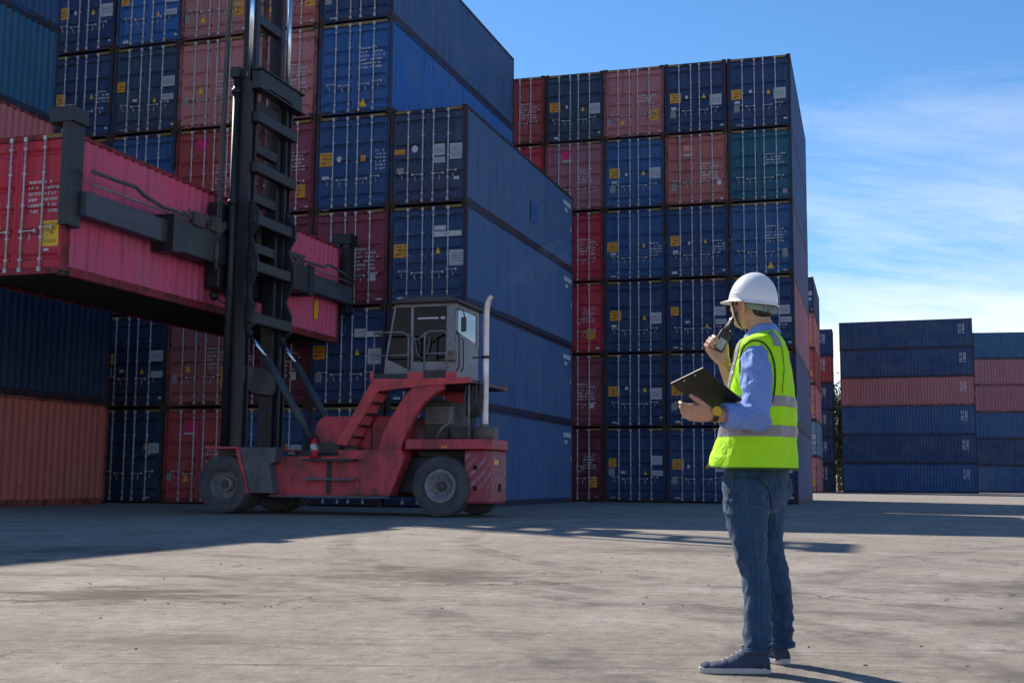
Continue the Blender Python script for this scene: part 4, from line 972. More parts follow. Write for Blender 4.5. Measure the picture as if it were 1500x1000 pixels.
# E: end-on stack behind the corner of the block behind the man
eR = Vector((24.55, 96.0)); thE = 0.29
dE = Vector((sin(thE), cos(thE))); rE = Vector((cos(thE), -sin(thE)))
pE = eR + dE * HL - rE * HW
far_stack((pE.x, pE.y), -thE, 6, ['rosy', 'greyb', 'rosy', 'redb', 'rosy', 'navy'], 2.92, '%s container, %s of the slim stack just past the block behind the man', 'containers in the slim end-on stack', False, detail=True)
# F, G, H: stacks with their long side towards the yard. local +x (wall with lettering) turned to the camera
def side_on(right_end, th, n, cols, label, group, lf=1.0):
    # th: how much the wall turns from facing -Y; local +x -> facing the camera, local -y (door end) -> towards the right end
    r = Vector((cos(th), -sin(th))); back = Vector((sin(th), cos(th)))
    p = Vector(right_end) - r * HL * lf + back * HW
    far_stack((p.x, p.y), -th - pi / 2, n, cols, PH_S, label, group, True, lf=lf)
side_on((30.85, 114.0), 0.30, 6, ['dark', 'navy', 'navy', 'navy', 'redb', 'navy2'], '%s container, %s of the narrow side-on stack beside the tree', 'containers in the narrow far stack')
side_on((41.05, 105.4), 0.36, 6, ['navyb', 'navy2', 'navyb', 'salmon', 'navy2', 'navy2'], '%s container, %s of the full side-on stack standing right of the tree' .replace('right of', 'next to'), 'containers in the far side-on stack', 0.945)
side_on((45.75 + 11.3, 113.5), 0.20, 6, ['navyb', 'navy2', 'navyb', 'mauve', 'mauve', 'tealb'], '%s container, %s of the far stack past the dark gap', 'containers in the farthest stack')
# ------------------------------------------------------------------ tree between the far stacks
BARK = simple_mat('bark', (0.09, 0.065, 0.045), 0.9, 0, 0.4, 6.0)
def leaf_mat():
    m, nt, b = new_mat('foliage'); N = NT(nt)
    tc = N.n('ShaderNodeTexCoord').outputs['Object']; f = N.noise(tc, 1.4, 4, 0.6)
    c = N.mix(N.ramp(f, [(0.3, 0.0), (0.7, 1.0)]), (0.045, 0.080, 0.020), (0.11, 0.16, 0.04))
    N.l(c, b.inputs['Base Color']); b.inputs['Roughness'].default_value = 0.7
    return m
LEAF = leaf_mat()
def tree(x, y, h, rad, seed, label):
    R = random.Random(seed); root = empty('leafy_tree', label, 'tree', (x, y, 0), 0, 'trees beyond the yard')
    b = MB(); top = Vector((0.2, 0, h * 0.7)); b.tube([(0, 0, 0), (0.05, 0, h * 0.3), (0.12, 0, h * 0.5), top], [0.22, 0.17, 0.12, 0.05], 9)
    tips = []
    for i in range(22):
        t = R.uniform(0.15, 0.95); p0 = Vector((0.1 * t, 0, h * 0.7 * t)); a = R.uniform(0, 2 * pi)
        p1 = p0 + Vector((cos(a), sin(a), R.uniform(0.3, 1.0))) * R.uniform(0.4, 0.9) * rad; b.tube([p0, (p0 + p1) / 2 + Vector((0, 0, 0.1)), p1], [0.06, 0.045, 0.02], 6); tips.append(p1)
    obj('trunk', b.mesh('trunk', BARK), root)
    lb = MB()
    for k in range(9000):
        t = R.choice(tips); c = t + Vector((R.gauss(0, 1), R.gauss(0, 1), R.gauss(0, 1))) * rad * 0.28
        c.z = max(0.4, min(h, c.z)); s = R.uniform(0.12, 0.30)
        u = Vector((R.gauss(0, 1), R.gauss(0, 1), R.gauss(0, 1))).normalized(); w = u.orthogonal().normalized()
        lb.add([c - u * s, c + w * s * 0.5, c + u * s, c - w * s * 0.5], [(0, 1, 2, 3)])
    obj('crown', lb.mesh('crown', LEAF), root)
tree(32.6, 119.0, 13.0, 3.2, 3, 'slim green tree glimpsed between two far container stacks')
tree(36.3, 131.0, 10.0, 3.4, 5, 'second green tree behind the slim one between the far stacks')
# ------------------------------------------------------------------ the man
from mathutils import noise as mnoise
def at(px, py, Y):
    """point seen at pixel (px,py) of the 1500x1000 photograph, at distance Y ahead"""
    a, b = (px - 750) / 1500 / FOC, (500 - py) / 1500 / FOC
    d = _F + _R * a + _V * b
    return Vector((0, 0, CAM_H)) + d * (Y / d.y)
PXM = 5.33 / 1745.2                       # metres per pixel at the man
def ell(b, c, ax, n=16, m=10):
    """ellipsoid, ax = three half-axis vectors"""
    c = Vector(c); ax = [Vector(a) for a in ax]; vs_ = []; fs = []
    vs_.append(c + ax[2]); 
    for i in range(1, m):
        t = pi * i / m
        for k in range(n):
            p = 2 * pi * k / n; vs_.append(c + ax[0] * (sin(t) * cos(p)) + ax[1] * (sin(t) * sin(p)) + ax[2] * cos(t))
    vs_.append(c - ax[2]); L = len(vs_) - 1
    for k in range(n): fs.append((0, 1 + k, 1 + (k + 1) % n)); fs.append((L, 1 + (m - 2) * n + (k + 1) % n, 1 + (m - 2) * n + k))
    for i in range(m - 2):
        for k in range(n): fs.append((1 + i * n + k, 1 + (i + 1) * n + k, 1 + (i + 1) * n + (k + 1) % n, 1 + i * n + (k + 1) % n))
    return b.add(vs_, fs, True)
def limb(b, pts, rad, n=12):
    """smooth round-ended tapering limb through pts"""
    pts = [Vector(p) for p in pts]
    P, R_ = [], []
    for i in range(len(pts) - 1):                       # Catmull-Rom
        p0 = pts[max(i - 1, 0)]; p1 = pts[i]; p2 = pts[i + 1]; p3 = pts[min(i + 2, len(pts) - 1)]
        st = 5
        for k in range(st):
            t = k / st
            P.append(0.5 * ((2 * p1) + (p2 - p0) * t + (2 * p0 - 5 * p1 + 4 * p2 - p3) * t * t + (3 * p1 - p0 - 3 * p2 + p3) * t ** 3)); R_.append(rad[i] + (rad[i + 1] - rad[i]) * t)
    P.append(pts[-1]); R_.append(rad[-1])
    b.tube(P, R_, n)
    for p, r in ((P[0], R_[0]), (P[-1], R_[-1])): ell(b, p, ((r, 0, 0), (0, r, 0), (0, 0, r)), n, 8)
    return b
def fuse(name, b, mat, voxel, smooth=4, fac=0.5, parent=None):
    """melt the collected overlapping shapes into one continuous surface"""
    me = b.mesh(name + '_src'); o = bpy.data.objects.new('tmp', me); col.objects.link(o)
    md = o.modifiers.new('r', 'REMESH'); md.mode = 'VOXEL'; md.voxel_size = voxel
    if smooth: ms = o.modifiers.new('s', 'SMOOTH'); ms.factor = fac; ms.iterations = smooth
    dg = bpy.context.evaluated_depsgraph_get(); out = bpy.data.meshes.new_from_object(o.evaluated_get(dg))
    bpy.data.objects.remove(o); bpy.data.meshes.remove(me)
    out.name = name; out.materials.clear(); out.materials.append(mat)
    out.polygons.foreach_set('use_smooth', [True] * len(out.polygons))
    return obj(name, out, parent)
def ruffle(o, fn):
    """push every vertex along its normal by fn(co, normal)"""
    me = o.data
    new = [v.co + v.normal * fn(v.co, v.normal) for v in me.vertices]
    for v, c in zip(me.vertices, new): v.co = c
    me.update()
def rn(x, y, z): return mnoise.noise(Vector((x, y, z)))
def ridge(x, y, z): return 1 - abs(rn(x, y, z)) * 2

# --- materials
def cloth_mat(name, c1, c2, scale, rough, weave=500.0, wb=0.15, sheen=0.0, streak=None, crease=7.0, cd=0.006):
    m, nt, b = new_mat(name); N = NT(nt); tc = N.n('ShaderNodeTexCoord').outputs['Object']
    f = N.noise(tc, scale, 5, 0.6, 0.3)
    c = N.mix(N.ramp(f, [(0.32, 0.0), (0.68, 1.0)]), c1, c2)
    if streak: c = N.mix(N.math('MULTIPLY', N.ramp(N.noise(N.mapping(tc, (40, 40, 14)), 1.0, 4, 0.6), [(0.45, 0.0), (0.7, 1.0)]), 0.22), c, streak)
    N.l(c, b.inputs['Base Color']); b.inputs['Roughness'].default_value = rough; b.inputs['Specular IOR Level'].default_value = 0.25
    b.inputs['Sheen Weight'].default_value = sheen
    cr = N.math('ABSOLUTE', N.math('SUBTRACT', N.noise(N.mapping(tc, (1, 1, 0.75), (0.5, 0.3, 0)), crease, 3, 0.5, 0.8), 0.5))
    n1 = N.n('ShaderNodeBump'); n1.inputs['Strength'].default_value = 0.75; n1.inputs['Distance'].default_value = cd; N.l(N.ramp(cr, [(0.0, 0.0), (0.12, 1.0)]), n1.inputs['Height'])
    n2 = N.n('ShaderNodeBump'); n2.inputs['Strength'].default_value = wb; n2.inputs['Distance'].default_value = 0.004; N.l(N.math('ADD', N.noise(tc, weave, 2), N.math('MULTIPLY', N.noise(tc, 22.0, 4), 2.0)), n2.inputs['Height']); N.l(n1.outputs[0], n2.inputs['Normal']); N.l(n2.outputs[0], b.inputs['Normal'])
    return m
P_SKIN, _nt, _b = new_mat('skin'); _N = NT(_nt); _tc = _N.n('ShaderNodeTexCoord').outputs['Object']
_N.l(_N.mix(_N.ramp(_N.noise(_tc, 14.0, 4), [(0.3, 0.0), (0.7, 1.0)]), (0.46, 0.235, 0.150), (0.56, 0.30, 0.195)), _b.inputs['Base Color'])
_b.inputs['Roughness'].default_value = 0.48; _b.inputs['Subsurface Weight'].default_value = 0.12; _b.inputs['Subsurface Radius'].default_value = (0.02, 0.008, 0.004); _b.inputs['Subsurface Scale'].default_value = 0.5
_N.l(_N.bump(_N.noise(_tc, 160.0, 3), 0.12, 0.002), _b.inputs['Normal'])
P_VEST = cloth_mat('hi_vis_fabric', (0.40, 0.80, 0.012), (0.50, 0.92, 0.016), 6.0, 0.75, 700, 0.12, 0.0)
P_BAND = cloth_mat('reflective_tape', (0.25, 0.225, 0.235), (0.31, 0.285, 0.295), 9.0, 0.45, 900, 0.08)
P_TRIM = cloth_mat('dark_trim', (0.035, 0.075, 0.014), (0.055, 0.11, 0.018), 20.0, 0.8)
P_SHIRT = cloth_mat('blue_shirt', (0.15, 0.25, 0.56), (0.20, 0.31, 0.64), 7.0, 0.8, 650, 0.15, 0.1, None, 7.5, 0.010)
P_JEAN = cloth_mat('denim', (0.012, 0.038, 0.082), (0.026, 0.070, 0.138), 7.0, 0.85, 700, 0.25, 0.1, (0.10, 0.18, 0.25), 8.0, 0.0065)
P_SHOE = cloth_mat('navy_canvas', (0.040, 0.050, 0.085), (0.058, 0.070, 0.115), 12.0, 0.85, 500, 0.25)
P_SOLE = simple_mat('off_white_sole', (0.50, 0.45, 0.42), 0.6, 0, 0.15, 12.0, (0.36, 0.31, 0.28), 0.5)
P_LACE = simple_mat('laces', (0.30, 0.29, 0.34), 0.8, 0, 0.2, 20.0)
P_HELM = simple_mat('white_helmet', (0.80, 0.79, 0.80), 0.28, 0, 0.03, 3.0, (0.62, 0.58, 0.57), 0.35)
P_SUSP = simple_mat('grey_harness', (0.20, 0.235, 0.225), 0.6, 0, 0.15, 15.0)
P_STRAP = simple_mat('tan_strap', (0.56, 0.44, 0.28), 0.8, 0, 0.15, 20.0)
P_HAIR = simple_mat('black_hair', (0.010, 0.009, 0.009), 0.5, 0, 0.3, 60.0)
P_RADIO = simple_mat('radio_black', (0.016, 0.016, 0.018), 0.42, 0, 0.2, 10.0)
P_BOARD = simple_mat('clipboard_black', (0.012, 0.012, 0.013), 0.55, 0, 0.15, 6.0)
P_METAL = simple_mat('bright_metal', (0.68, 0.68, 0.70), 0.25, 0.9, 0.1, 10.0)
P_WATCH = simple_mat('yellow_watch', (0.72, 0.42, 0.015), 0.35, 0, 0.1, 10.0)
P_SCREEN = simple_mat('radio_panel', (0.33, 0.32, 0.33), 0.45, 0, 0.2, 30.0)
P_EYE = simple_mat('eye', (0.6, 0.58, 0.55), 0.2, 0, 0.05)

man_pos = at(1103, 975, 5.31); man_pos.z = 0
man = empty('person', 'man in white hard hat, yellow hi-vis vest and jeans holding radio and clipboard', 'person', man_pos)
def mine(o):
    """parent a mesh built in world coordinates to the man"""
    o.parent = man; o.matrix_parent_inverse = Matrix.Translation(-man_pos); return o
def aim(phi): 
    f = Vector((-cos(phi), sin(phi), 0)); return f, Vector((-f.y, f.x, 0))       # facing, his left
PHI_H, PHI_C, PHI_P = radians(47), radians(16), radians(44)
fh, lh = aim(PHI_H)
UP = Vector((0, 0, 1))

# --- torso rings (py, left px, right px, phi, lateral/front ratio, distance)
TORSO = [(483, 1096, 1138, 18, 1.5, 5.34), (487, 1088, 1142, 18, 2.05, 5.34), (492, 1082, 1147, 17, 2.05, 5.33), (501, 1078, 1152, 16, 1.85, 5.33), (520, 1074, 1158, 16, 1.62, 5.33), (545, 1069, 1163, 18, 1.5, 5.33),
         (575, 1064, 1165, 22, 1.4, 5.33), (605, 1060, 1166, 27, 1.32, 5.33), (632, 1055, 1166, 33, 1.28, 5.33), (655, 1047, 1166, 38, 1.26, 5.33), (676, 1041, 1166, 40, 1.25, 5.33), (688, 1040, 1166, 40, 1.25, 5.33)]
def torso_at(py):
    T = TORSO
    if py <= T[0][0]: r = T[0]
    elif py >= T[-1][0]: r = T[-1]
    else:
        for a, b in zip(T, T[1:]):
            if a[0] <= py <= b[0]:
                t = (py - a[0]) / (b[0] - a[0]); t = t * t * (3 - 2 * t) * 0.5 + t * 0.5
                r = tuple(x + (y - x) * t for x, y in zip(a, b)); break
    return r
def torso_ring(py, grow=0.0, n=64, hem=0.0, sq=2.35):
    _, l_, r_, ph, rat, Y = torso_at(py)
    ph = radians(ph); f, s = aim(ph)
    hw = (r_ - l_) / 2 * Y / 1745.2
    b_ = hw / math.sqrt(cos(ph) ** 2 + (rat * sin(ph)) ** 2); a_ = b_ * rat
    c = at((l_ + r_) / 2, py, Y); out = []
    for k in range(n):
        t = 2 * pi * k / n; ct, st = cos(t), sin(t)
        q = (abs(ct) ** sq + abs(st) ** sq) ** (-1 / sq)
        p = c + f * ((b_ + grow) * ct * q) + s * ((a_ + grow) * st * q)
        p.z += hem * max(0, ct) ** 1.5
        # shoulders slope away from the neck
        if py < 514:
            w = max(0, (514 - py) / 30); p.z -= 0.030 * w * abs(st) ** 2 * min(1, a_ / 0.16)
        if py < 508: p.z -= 0.034 * max(0, (508 - py) / 25) * max(0, ct) ** 1.3
        out.append(p)
    return out
# --- body: one continuous surface (head, neck, arms, hands, and the figure under the clothes)
B = MB()
Hc = at(1102, 440, 5.37)                                     # centre of the skull
def hd(f_, l_, u_): return Hc + fh * f_ + lh * l_ + UP * u_
ell(B, hd(0.0, 0, 0.012), (fh * 0.098, lh * 0.076, UP * 0.108))
ell(B, hd(0.030, 0, -0.058), (fh * 0.066, lh * 0.060, UP * 0.070))       # jaw
ell(B, hd(0.070, 0, -0.098), (fh * 0.026, lh * 0.028, UP * 0.022))       # chin
ell(B, hd(0.088, 0, 0.022), (fh * 0.014, lh * 0.050, UP * 0.012))        # brow
ell(B, hd(0.104, 0, -0.030), (fh * 0.020, lh * 0.016, UP * 0.016))       # nose tip
B.tube([hd(0.086, 0, 0.012), hd(0.108, 0, -0.028)], [0.010, 0.013], 8)
ell(B, hd(0.089, 0, -0.062), (fh * 0.012, lh * 0.024, UP * 0.007)); ell(B, hd(0.087, 0, -0.073), (fh * 0.012, lh * 0.021, UP * 0.007))
for s in (-1, 1):
    ell(B, hd(0.058, s * 0.042, -0.028), (fh * 0.030, lh * 0.026, UP * 0.028))   # cheeks
    ell(B, hd(-0.006, s * 0.076, -0.038), (fh * 0.017 - lh * (s * 0.008), lh * (s * 0.010), UP * 0.030))   # ear
    B.tube([hd(0.012, s * 0.080, -0.032), hd(0.008, s * 0.090, -0.017), hd(-0.007, s * 0.098, -0.011), hd(-0.022, s * 0.103, -0.018), hd(-0.025, s * 0.100, -0.036), hd(-0.016, s * 0.091, -0.055), hd(-0.004, s * 0.081, -0.067)], [0.0055, 0.0065, 0.0065, 0.0065, 0.0065, 0.0065, 0.009], 8)
neck_b = at(1116, 488, 5.35)
limb(B, [hd(-0.012, 0, -0.040), hd(-0.024, 0, -0.085) + Vector((0.004, 0, 0)), neck_b], [0.056, 0.053, 0.060], 16)
Cc = at(1115, 560, 5.33); Pc = at(1108, 700, 5.33)
limb(B, [neck_b + Vector((0, 0, -0.04)), Cc, at(1112, 630, 5.33), Pc], [0.07, 0.105, 0.10, 0.11], 16)
fc, lc = aim(PHI_C)
shL, shR = at(1108, 521, 5.165), at(1126, 521, 5.50)
elL, wrL = at(1109, 612, 5.10), at(1043, 607, 5.035)
elR, wrR = at(1092, 606, 5.50), at(1060, 531, 5.415)
limb(B, [shL, elL, elL.lerp(wrL, .5), wrL], [0.034, 0.034, 0.036, 0.027], 14)
limb(B, [shR, elR, elR.lerp(wrR, .45), wrR], [0.045, 0.040, 0.039, 0.027], 14)
limb(B, [Pc + Vector((-.02, -.05, 0)), at(1101, 790, 5.245), at(1105, 830, 5.232), at(1109, 960, 5.20)], [0.06, 0.045, 0.042, 0.030], 12)
limb(B, [Pc + Vector((.03, .05, 0)), at(1122, 790, 5.42), at(1130, 830, 5.427), at(1144, 955, 5.44)], [0.06, 0.045, 0.042, 0.030], 12)
def hand(b, w, y, x, palm, curl, thumb, spread=0.016, k=1.0):
    """w wrist, y finger direction, x thumb side, palm = palm normal; curl = per finger (mcp,pip,dip) degrees; thumb = local (x,y,palm) points"""
    y = Vector(y).normalized(); x = Vector(x); x = (x - y * x.dot(y)).normalized(); n = Vector(palm); n = (n - y * n.dot(y) - x * n.dot(x)).normalized()
    def L(a, b_, c): return w + (x * a + y * b_ + n * c) * k
    for xx, r in ((0.026, 0.0145), (0.009, 0.0155), (-0.009, 0.0150), (-0.025, 0.0135)):
        limb(b, [L(xx * 0.55, 0.0, 0), L(xx * 0.9, 0.045, 0.001), L(xx, 0.090, 0)], [r * 1.15, r * 1.12, r * 0.90], 10)
    ell(b, L(0.024, 0.034, 0.010), (x * 0.017 * k, y * 0.028 * k, n * 0.015 * k)); ell(b, L(-0.022, 0.030, 0.010), (x * 0.014 * k, y * 0.032 * k, n * 0.012 * k))
    tips = []
    for (xx, lens, r), cu in zip(((0.0275, (0.042, 0.026, 0.020), 0.0092), (0.0095, (0.046, 0.029, 0.021), 0.0095), (-0.0085, (0.042, 0.027, 0.020), 0.0090), (-0.0255, (0.033, 0.020, 0.018), 0.0080)), curl):
        p = L(xx, 0.090, 0); ang = 0; pts = [p]; d0 = (y + x * (xx * spread / 0.016 * 0.9)).normalized()
        for le, c_ in zip(lens, cu):
            ang += radians(c_); p = p + (d0 * cos(ang) + n * sin(ang)) * le * k; pts.append(p)
        b.tube([pts[0], pts[0].lerp(pts[1], .5), pts[1], pts[1].lerp(pts[2], .5), pts[2], pts[3]], [r * 1.06, r * 0.98, r * 1.03, r * 0.92, r * 0.94, r * 0.74], 10)
        for q, rr in zip(pts, (1.06, 1.05, 0.96, 0.76)): ell(b, q, ((r * rr, 0, 0), (0, r * rr, 0), (0, 0, r * rr)), 10, 8)
        tips.append(p)
    tp = [L(*q) for q in thumb]
    limb(b, tp, [0.0165, 0.0125, 0.0115, 0.0085][:len(tp)], 10)
    return tips
# left hand pinches the edge of the clipboard; right hand wraps round the radio
hand(B, wrL, (-0.985, 0.10, 0.10), (0.12, -0.30, 0.95), (0, 1, 0.2), [(20, 52, 30), (30, 56, 34), (36, 58, 36), (40, 60, 36)],
     [(0.022, 0.018, -0.006), (0.046, 0.044, -0.020), (0.064, 0.072, -0.026), (0.078, 0.098, -0.024)])
hand(B, wrR + Vector((0, -0.02, 0)), (-0.60, 0.06, 0.80), (0.80, 0.0, 0.60), (0, -1, 0), [(40, 78, 50), (44, 80, 52), (46, 82, 52), (48, 84, 52)],
     [(0.022, 0.020, 0.004), (0.044, 0.046, 0.012), (0.056, 0.072, 0.022), (0.058, 0.100, 0.030)])
body = mine(fuse('body', B, P_SKIN, 0.0036, 4, 0.45))
for s in (-1, 1):
    e_ = MB(); ell(e_, hd(0.080, s * 0.031, 0.002), (fh * 0.012, lh * 0.012, UP * 0.012)); mine(obj('eye', e_.mesh('eye', P_EYE)))
# --- hair: skull cap below the helmet down to the nape, with sideburns
Hb = MB()
ell(Hb, hd(-0.012, 0, 0.018), (fh * 0.096, lh * 0.079, UP * 0.104)); ell(Hb, hd(-0.058, 0, -0.030), (fh * 0.046, lh * 0.066, UP * 0.040))
ell(Hb, hd(-0.058, 0, -0.060), (fh * 0.036, lh * 0.060, UP * 0.030))
for s in (-1, 1): ell(Hb, hd(0.030, s * 0.068, 0.000), (fh * 0.012, lh * 0.010, UP * 0.030))
hair = fuse('hair', Hb, P_HAIR, 0.005, 2, 0.4); ruffle(hair, lambda c, n: 0.003 * rn(c.x * 140, c.y * 140, c.z * 40)); mine(hair)
# --- helmet
tl = radians(9)                                              # worn tipped back a little
hu = (UP * cos(tl) - fh * sin(tl)); hf = (fh * cos(tl) + UP * sin(tl))
Ho = at(1103, 441, 5.37)
def hp_(f_, l_, u_): return Ho + hf * f_ + lh * l_ + hu * u_
S = MB(); n = 56; rings = []
A_, B_, C_ = 0.117, 0.097, 0.135
for i in range(15):
    t = (pi / 2) * i / 14; r = cos(t) ** 0.92 if i < 14 else 0.02; z = sin(t)
    ring = []
    for k in range(n):
        w = 2 * pi * k / n; ridge_ = 1 + 0.020 * math.exp(-(math.sin(w) * r / 0.16) ** 2) * min(1, z * 1.4)
        ring.append(hp_(A_ * r * cos(w), B_ * r * sin(w), -0.006 + C_ * z * ridge_))
    rings.append(ring)
S.loft(rings, False); S.add(rings[-1], [tuple(range(n))], True)
# rim and peak
rim_o, rim_i = [], []
for k in range(n):
    w = 2 * pi * k / n; pk = max(0, cos(w)) ** 2.2
    rim_o.append(hp_((A_ + 0.008 + 0.047 * pk) * cos(w), (B_ + 0.008) * sin(w), -0.010 - 0.010 * pk))
    rim_i.append(hp_((A_ - 0.004) * cos(w), (B_ - 0.004) * sin(w), -0.012))
low_o = [p - hu * 0.004 for p in rim_o]
S.loft([rings[0], rim_o, low_o, rim_i], False)
inner = [[p * 1.0 for p in rim_i]]
for i in range(1, 7):
    t = (pi / 2) * i / 6; inner.append([hp_((A_ - 0.006) * max(cos(t), .02) * cos(2 * pi * k / n), (B_ - 0.006) * max(cos(t), .02) * sin(2 * pi * k / n), -0.012 + (C_ - 0.006) * sin(t)) for k in range(n)])
S.loft(inner, False)
for s in (-1, 1):                                            # raised accessory slots and ribs on the shell
    ell(S, hp_(0.020, s * (B_ - 0.001), 0.022), (hf * 0.020, lh * 0.005, hu * 0.006))
helmet = mine(obj('helmet', S.mesh('helmet', P_HELM)))
H2 = MB(); rr = []
for u_ in (-0.008, -0.024, -0.038):
    rr.append([hp_((0.106) * cos(2 * pi * k / 40) - 0.004, 0.086 * sin(2 * pi * k / 40), u_ - 0.008 * max(0, -cos(2 * pi * k / 40))) for k in range(40) if cos(2 * pi * k / 40) < -0.02])
nn = len(rr[0]); v_ = [p for r in rr for p in r]
H2.add(v_, [(i * nn + k, i * nn + k + 1, (i + 1) * nn + k + 1, (i + 1) * nn + k) for i in range(2) for k in range(nn - 1)], True)
# ratchet knob at the nape
ell(H2, hp_(-0.116, 0, -0.040), (hf * 0.012, lh * 0.026, hu * 0.014))
for q in (-0.045, -0.022, 0.022, 0.045): H2.add([hp_(-0.112 + abs(q) * 0.2, q - 0.004, -0.012), hp_(-0.112 + abs(q) * 0.2, q + 0.004, -0.012), hp_(-0.114 + abs(q) * 0.2, q + 0.004, -0.050), hp_(-0.114 + abs(q) * 0.2, q - 0.004, -0.050)], [(0, 1, 2, 3)])
o_ = obj('head_band', H2.mesh('head_band', P_SUSP)); o_.parent = helmet
md = o_.modifiers.new('s', 'SOLIDIFY'); md.thickness = 0.003
St = MB(); Sd = MB()
for s in (-1, 1):
    pts = [hp_(0.062, s * 0.090, -0.012), hd(0.056, s * 0.082, -0.032), hd(0.050, s * 0.076, -0.072), hd(0.050, s * 0.054, -0.108), hd(0.060, 0, -0.126)]
    rings = []
    for i, p in enumerate(pts):
        t = (pts[min(i + 1, 4)] - pts[max(i - 1, 0)]).normalized(); out = (p - hd(0, 0, -0.04)); out = (out - t * out.dot(t)).normalized(); w = t.cross(out)
        rings.append([p + w * 0.007 + out * 0.0015, p - w * 0.007 + out * 0.0015, p - w * 0.007 - out * 0.0015, p + w * 0.007 - out * 0.0015])
    St.loft(rings, True, False)
    Sd.tube([p - fh * 0.011 for p in pts], 0.0032, 6)
o_ = obj('chin_strap', St.mesh('chin_strap', P_STRAP)); o_.parent = helmet
o_ = obj('inner_strap', Sd.mesh('inner_strap', P_HAIR)); o_.parent = helmet
# --- vest
def vest_wr(c, k, py): return 0.0
V_ = MB(); rows = []
pys = [483, 485, 487, 490, 493, 497, 502, 508] + list(range(512, 688, 4)) + [688]
for py in pys:
    ring = torso_ring(py, 0.0, 72, hem=0.020 * max(0, (py - 640) / 48)); c = sum(ring, Vector()) / len(ring); out = []
    for k, p in enumerate(ring):
        d = (p - c).normalized(); low = min(1, max(0, (py - 560) / 110))
        a = 0.010 * rn(p.x * 7 + 3, p.y * 7, p.z * 3.2) + (0.006 + 0.010 * low) * (ridge(p.x * 11, p.y * 11, p.z * 2.5 + 9) - 0.5) + 0.006 * ridge(p.x * 6 + p.z * 6, p.y * 6, p.z * 13 + 4) * math.exp(-((py - 610) / 40) ** 2)
        if py < 500: a *= 0.25
        out.append(p + d * a)
    rows.append(out)
base_rows = list(rows)
hemc = sum(rows[-1], Vector()) / 72
rows.append([p.lerp(hemc, 0.03) + UP * 0.001 for p in rows[-1]]); rows.append([p.lerp(hemc, 0.05) + UP * 0.06 for p in base_rows[-1]])
V_.loft(rows, True)
vest = mine(obj('vest', V_.mesh('vest', P_VEST)))
def vband(p0, p1, name, mat, off=0.003, kr=None, thick=0.0015):
    """strip lying on the vest between two photo heights, optionally only part of the way round"""
    def row(py):
        for i in range(len(pys) - 1):
            if pys[i] <= py <= pys[i + 1]:
                t = (py - pys[i]) / (pys[i + 1] - pys[i]); return [a.lerp(b, t) for a, b in zip(base_rows[i], base_rows[i + 1])]
        return base_rows[-1]
    rs = []
    for j in range(5):
        r = row(p0 + (p1 - p0) * j / 4); c = sum(r, Vector()) / 72; rs.append([p + (p - c).normalized() * (off if 0 < j < 4 else off * 0.3) for p in r])
    b = MB(); b.loft(rs, False); o = obj(name, b.mesh(name, mat)); o.parent = vest; return o
vband(583, 598, 'reflective_band', P_BAND); vband(625, 641, 'reflective_band', P_BAND)
vband(685, 688.5, 'hem_trim', P_TRIM, 0.004)
def vstripe(k0, k1, py0, py1, name, mat, off=0.0035):
    b = MB(); rs = []
    for i, py in enumerate(pys):
        if py0 <= py <= py1:
            c = sum(base_rows[i], Vector()) / 72
            rs.append([base_rows[i][k % 72] + (base_rows[i][k % 72] - c).normalized() * off for k in range(k0, k1 + 1)])
    m_ = k1 - k0 + 1; v_ = [p for r in rs for p in r]
    b.add(v_, [(i * m_ + k, i * m_ + k + 1, (i + 1) * m_ + k + 1, (i + 1) * m_ + k) for i in range(len(rs) - 1) for k in range(m_ - 1)], True)
    if k0 == k1: b = MB(); b.tube([r[0] for r in rs], 0.0014, 6)
    o = obj(name, b.mesh(name, mat)); o.parent = vest; return o
# k=0 faces his front, k=18 his left (towards us), k=36 his back
vstripe(6, 9, 493, 585, 'shoulder_stripe', P_BAND); vstripe(25, 29, 485, 512, 'shoulder_stripe', P_BAND); vstripe(28, 28, 512, 583, 'back_seam', P_TRIM)
vstripe(63, 66, 493, 585, 'shoulder_stripe', P_BAND); vstripe(43, 47, 485, 512, 'shoulder_stripe', P_BAND)
# --- shirt: collar, sleeves
Sb = MB()
def sleeve(pts, rad): limb(Sb, pts, rad, 18)
cuffL = elL.lerp(wrL, 0.56); cuffR = elR.lerp(wrR, 0.30)
sleeve([shL + Vector((0.006, 0.03, 0.015)), shL.lerp(elL, 0.35), shL.lerp(elL, 0.72), elL + Vector((0.004, 0, 0.004))], [0.058, 0.066, 0.062, 0.058])
sleeve([elL + Vector((0.002, 0, 0.006)), elL.lerp(wrL, 0.28), cuffL], [0.058, 0.056, 0.050])
sleeve([shR, shR.lerp(elR, 0.5), elR], [0.064, 0.062, 0.055]); sleeve([elR, cuffR], [0.054, 0.050])
limb(Sb, [neck_b + Vector((0.002, 0, -0.03)), Cc, at(1112, 640, 5.33)], [0.075, 0.11, 0.105], 18)
shirt = fuse('shirt', Sb, P_SHIRT, 0.006, 3, 0.5)
def shirt_w(c, n):
    near = math.exp(-((c - elL).length / 0.09) ** 2)
    up = max(0, min(1, (c.z - elL.z) / 0.25))
    d = (0.007 + 0.013 * near) * max(0, ridge(c.x * 13 + c.z * 10, c.y * 10, c.z * 15 - c.x * 9)) ** 1.5 + 0.006 * rn(c.x * 9, c.y * 9, c.z * 6 + 2) - 0.004
    d += 0.010 * up * max(0, ridge(c.x * 18 + c.z * 5, c.y * 16, c.z * 4)) ** 2
    return d
ruffle(shirt, shirt_w); mine(shirt)
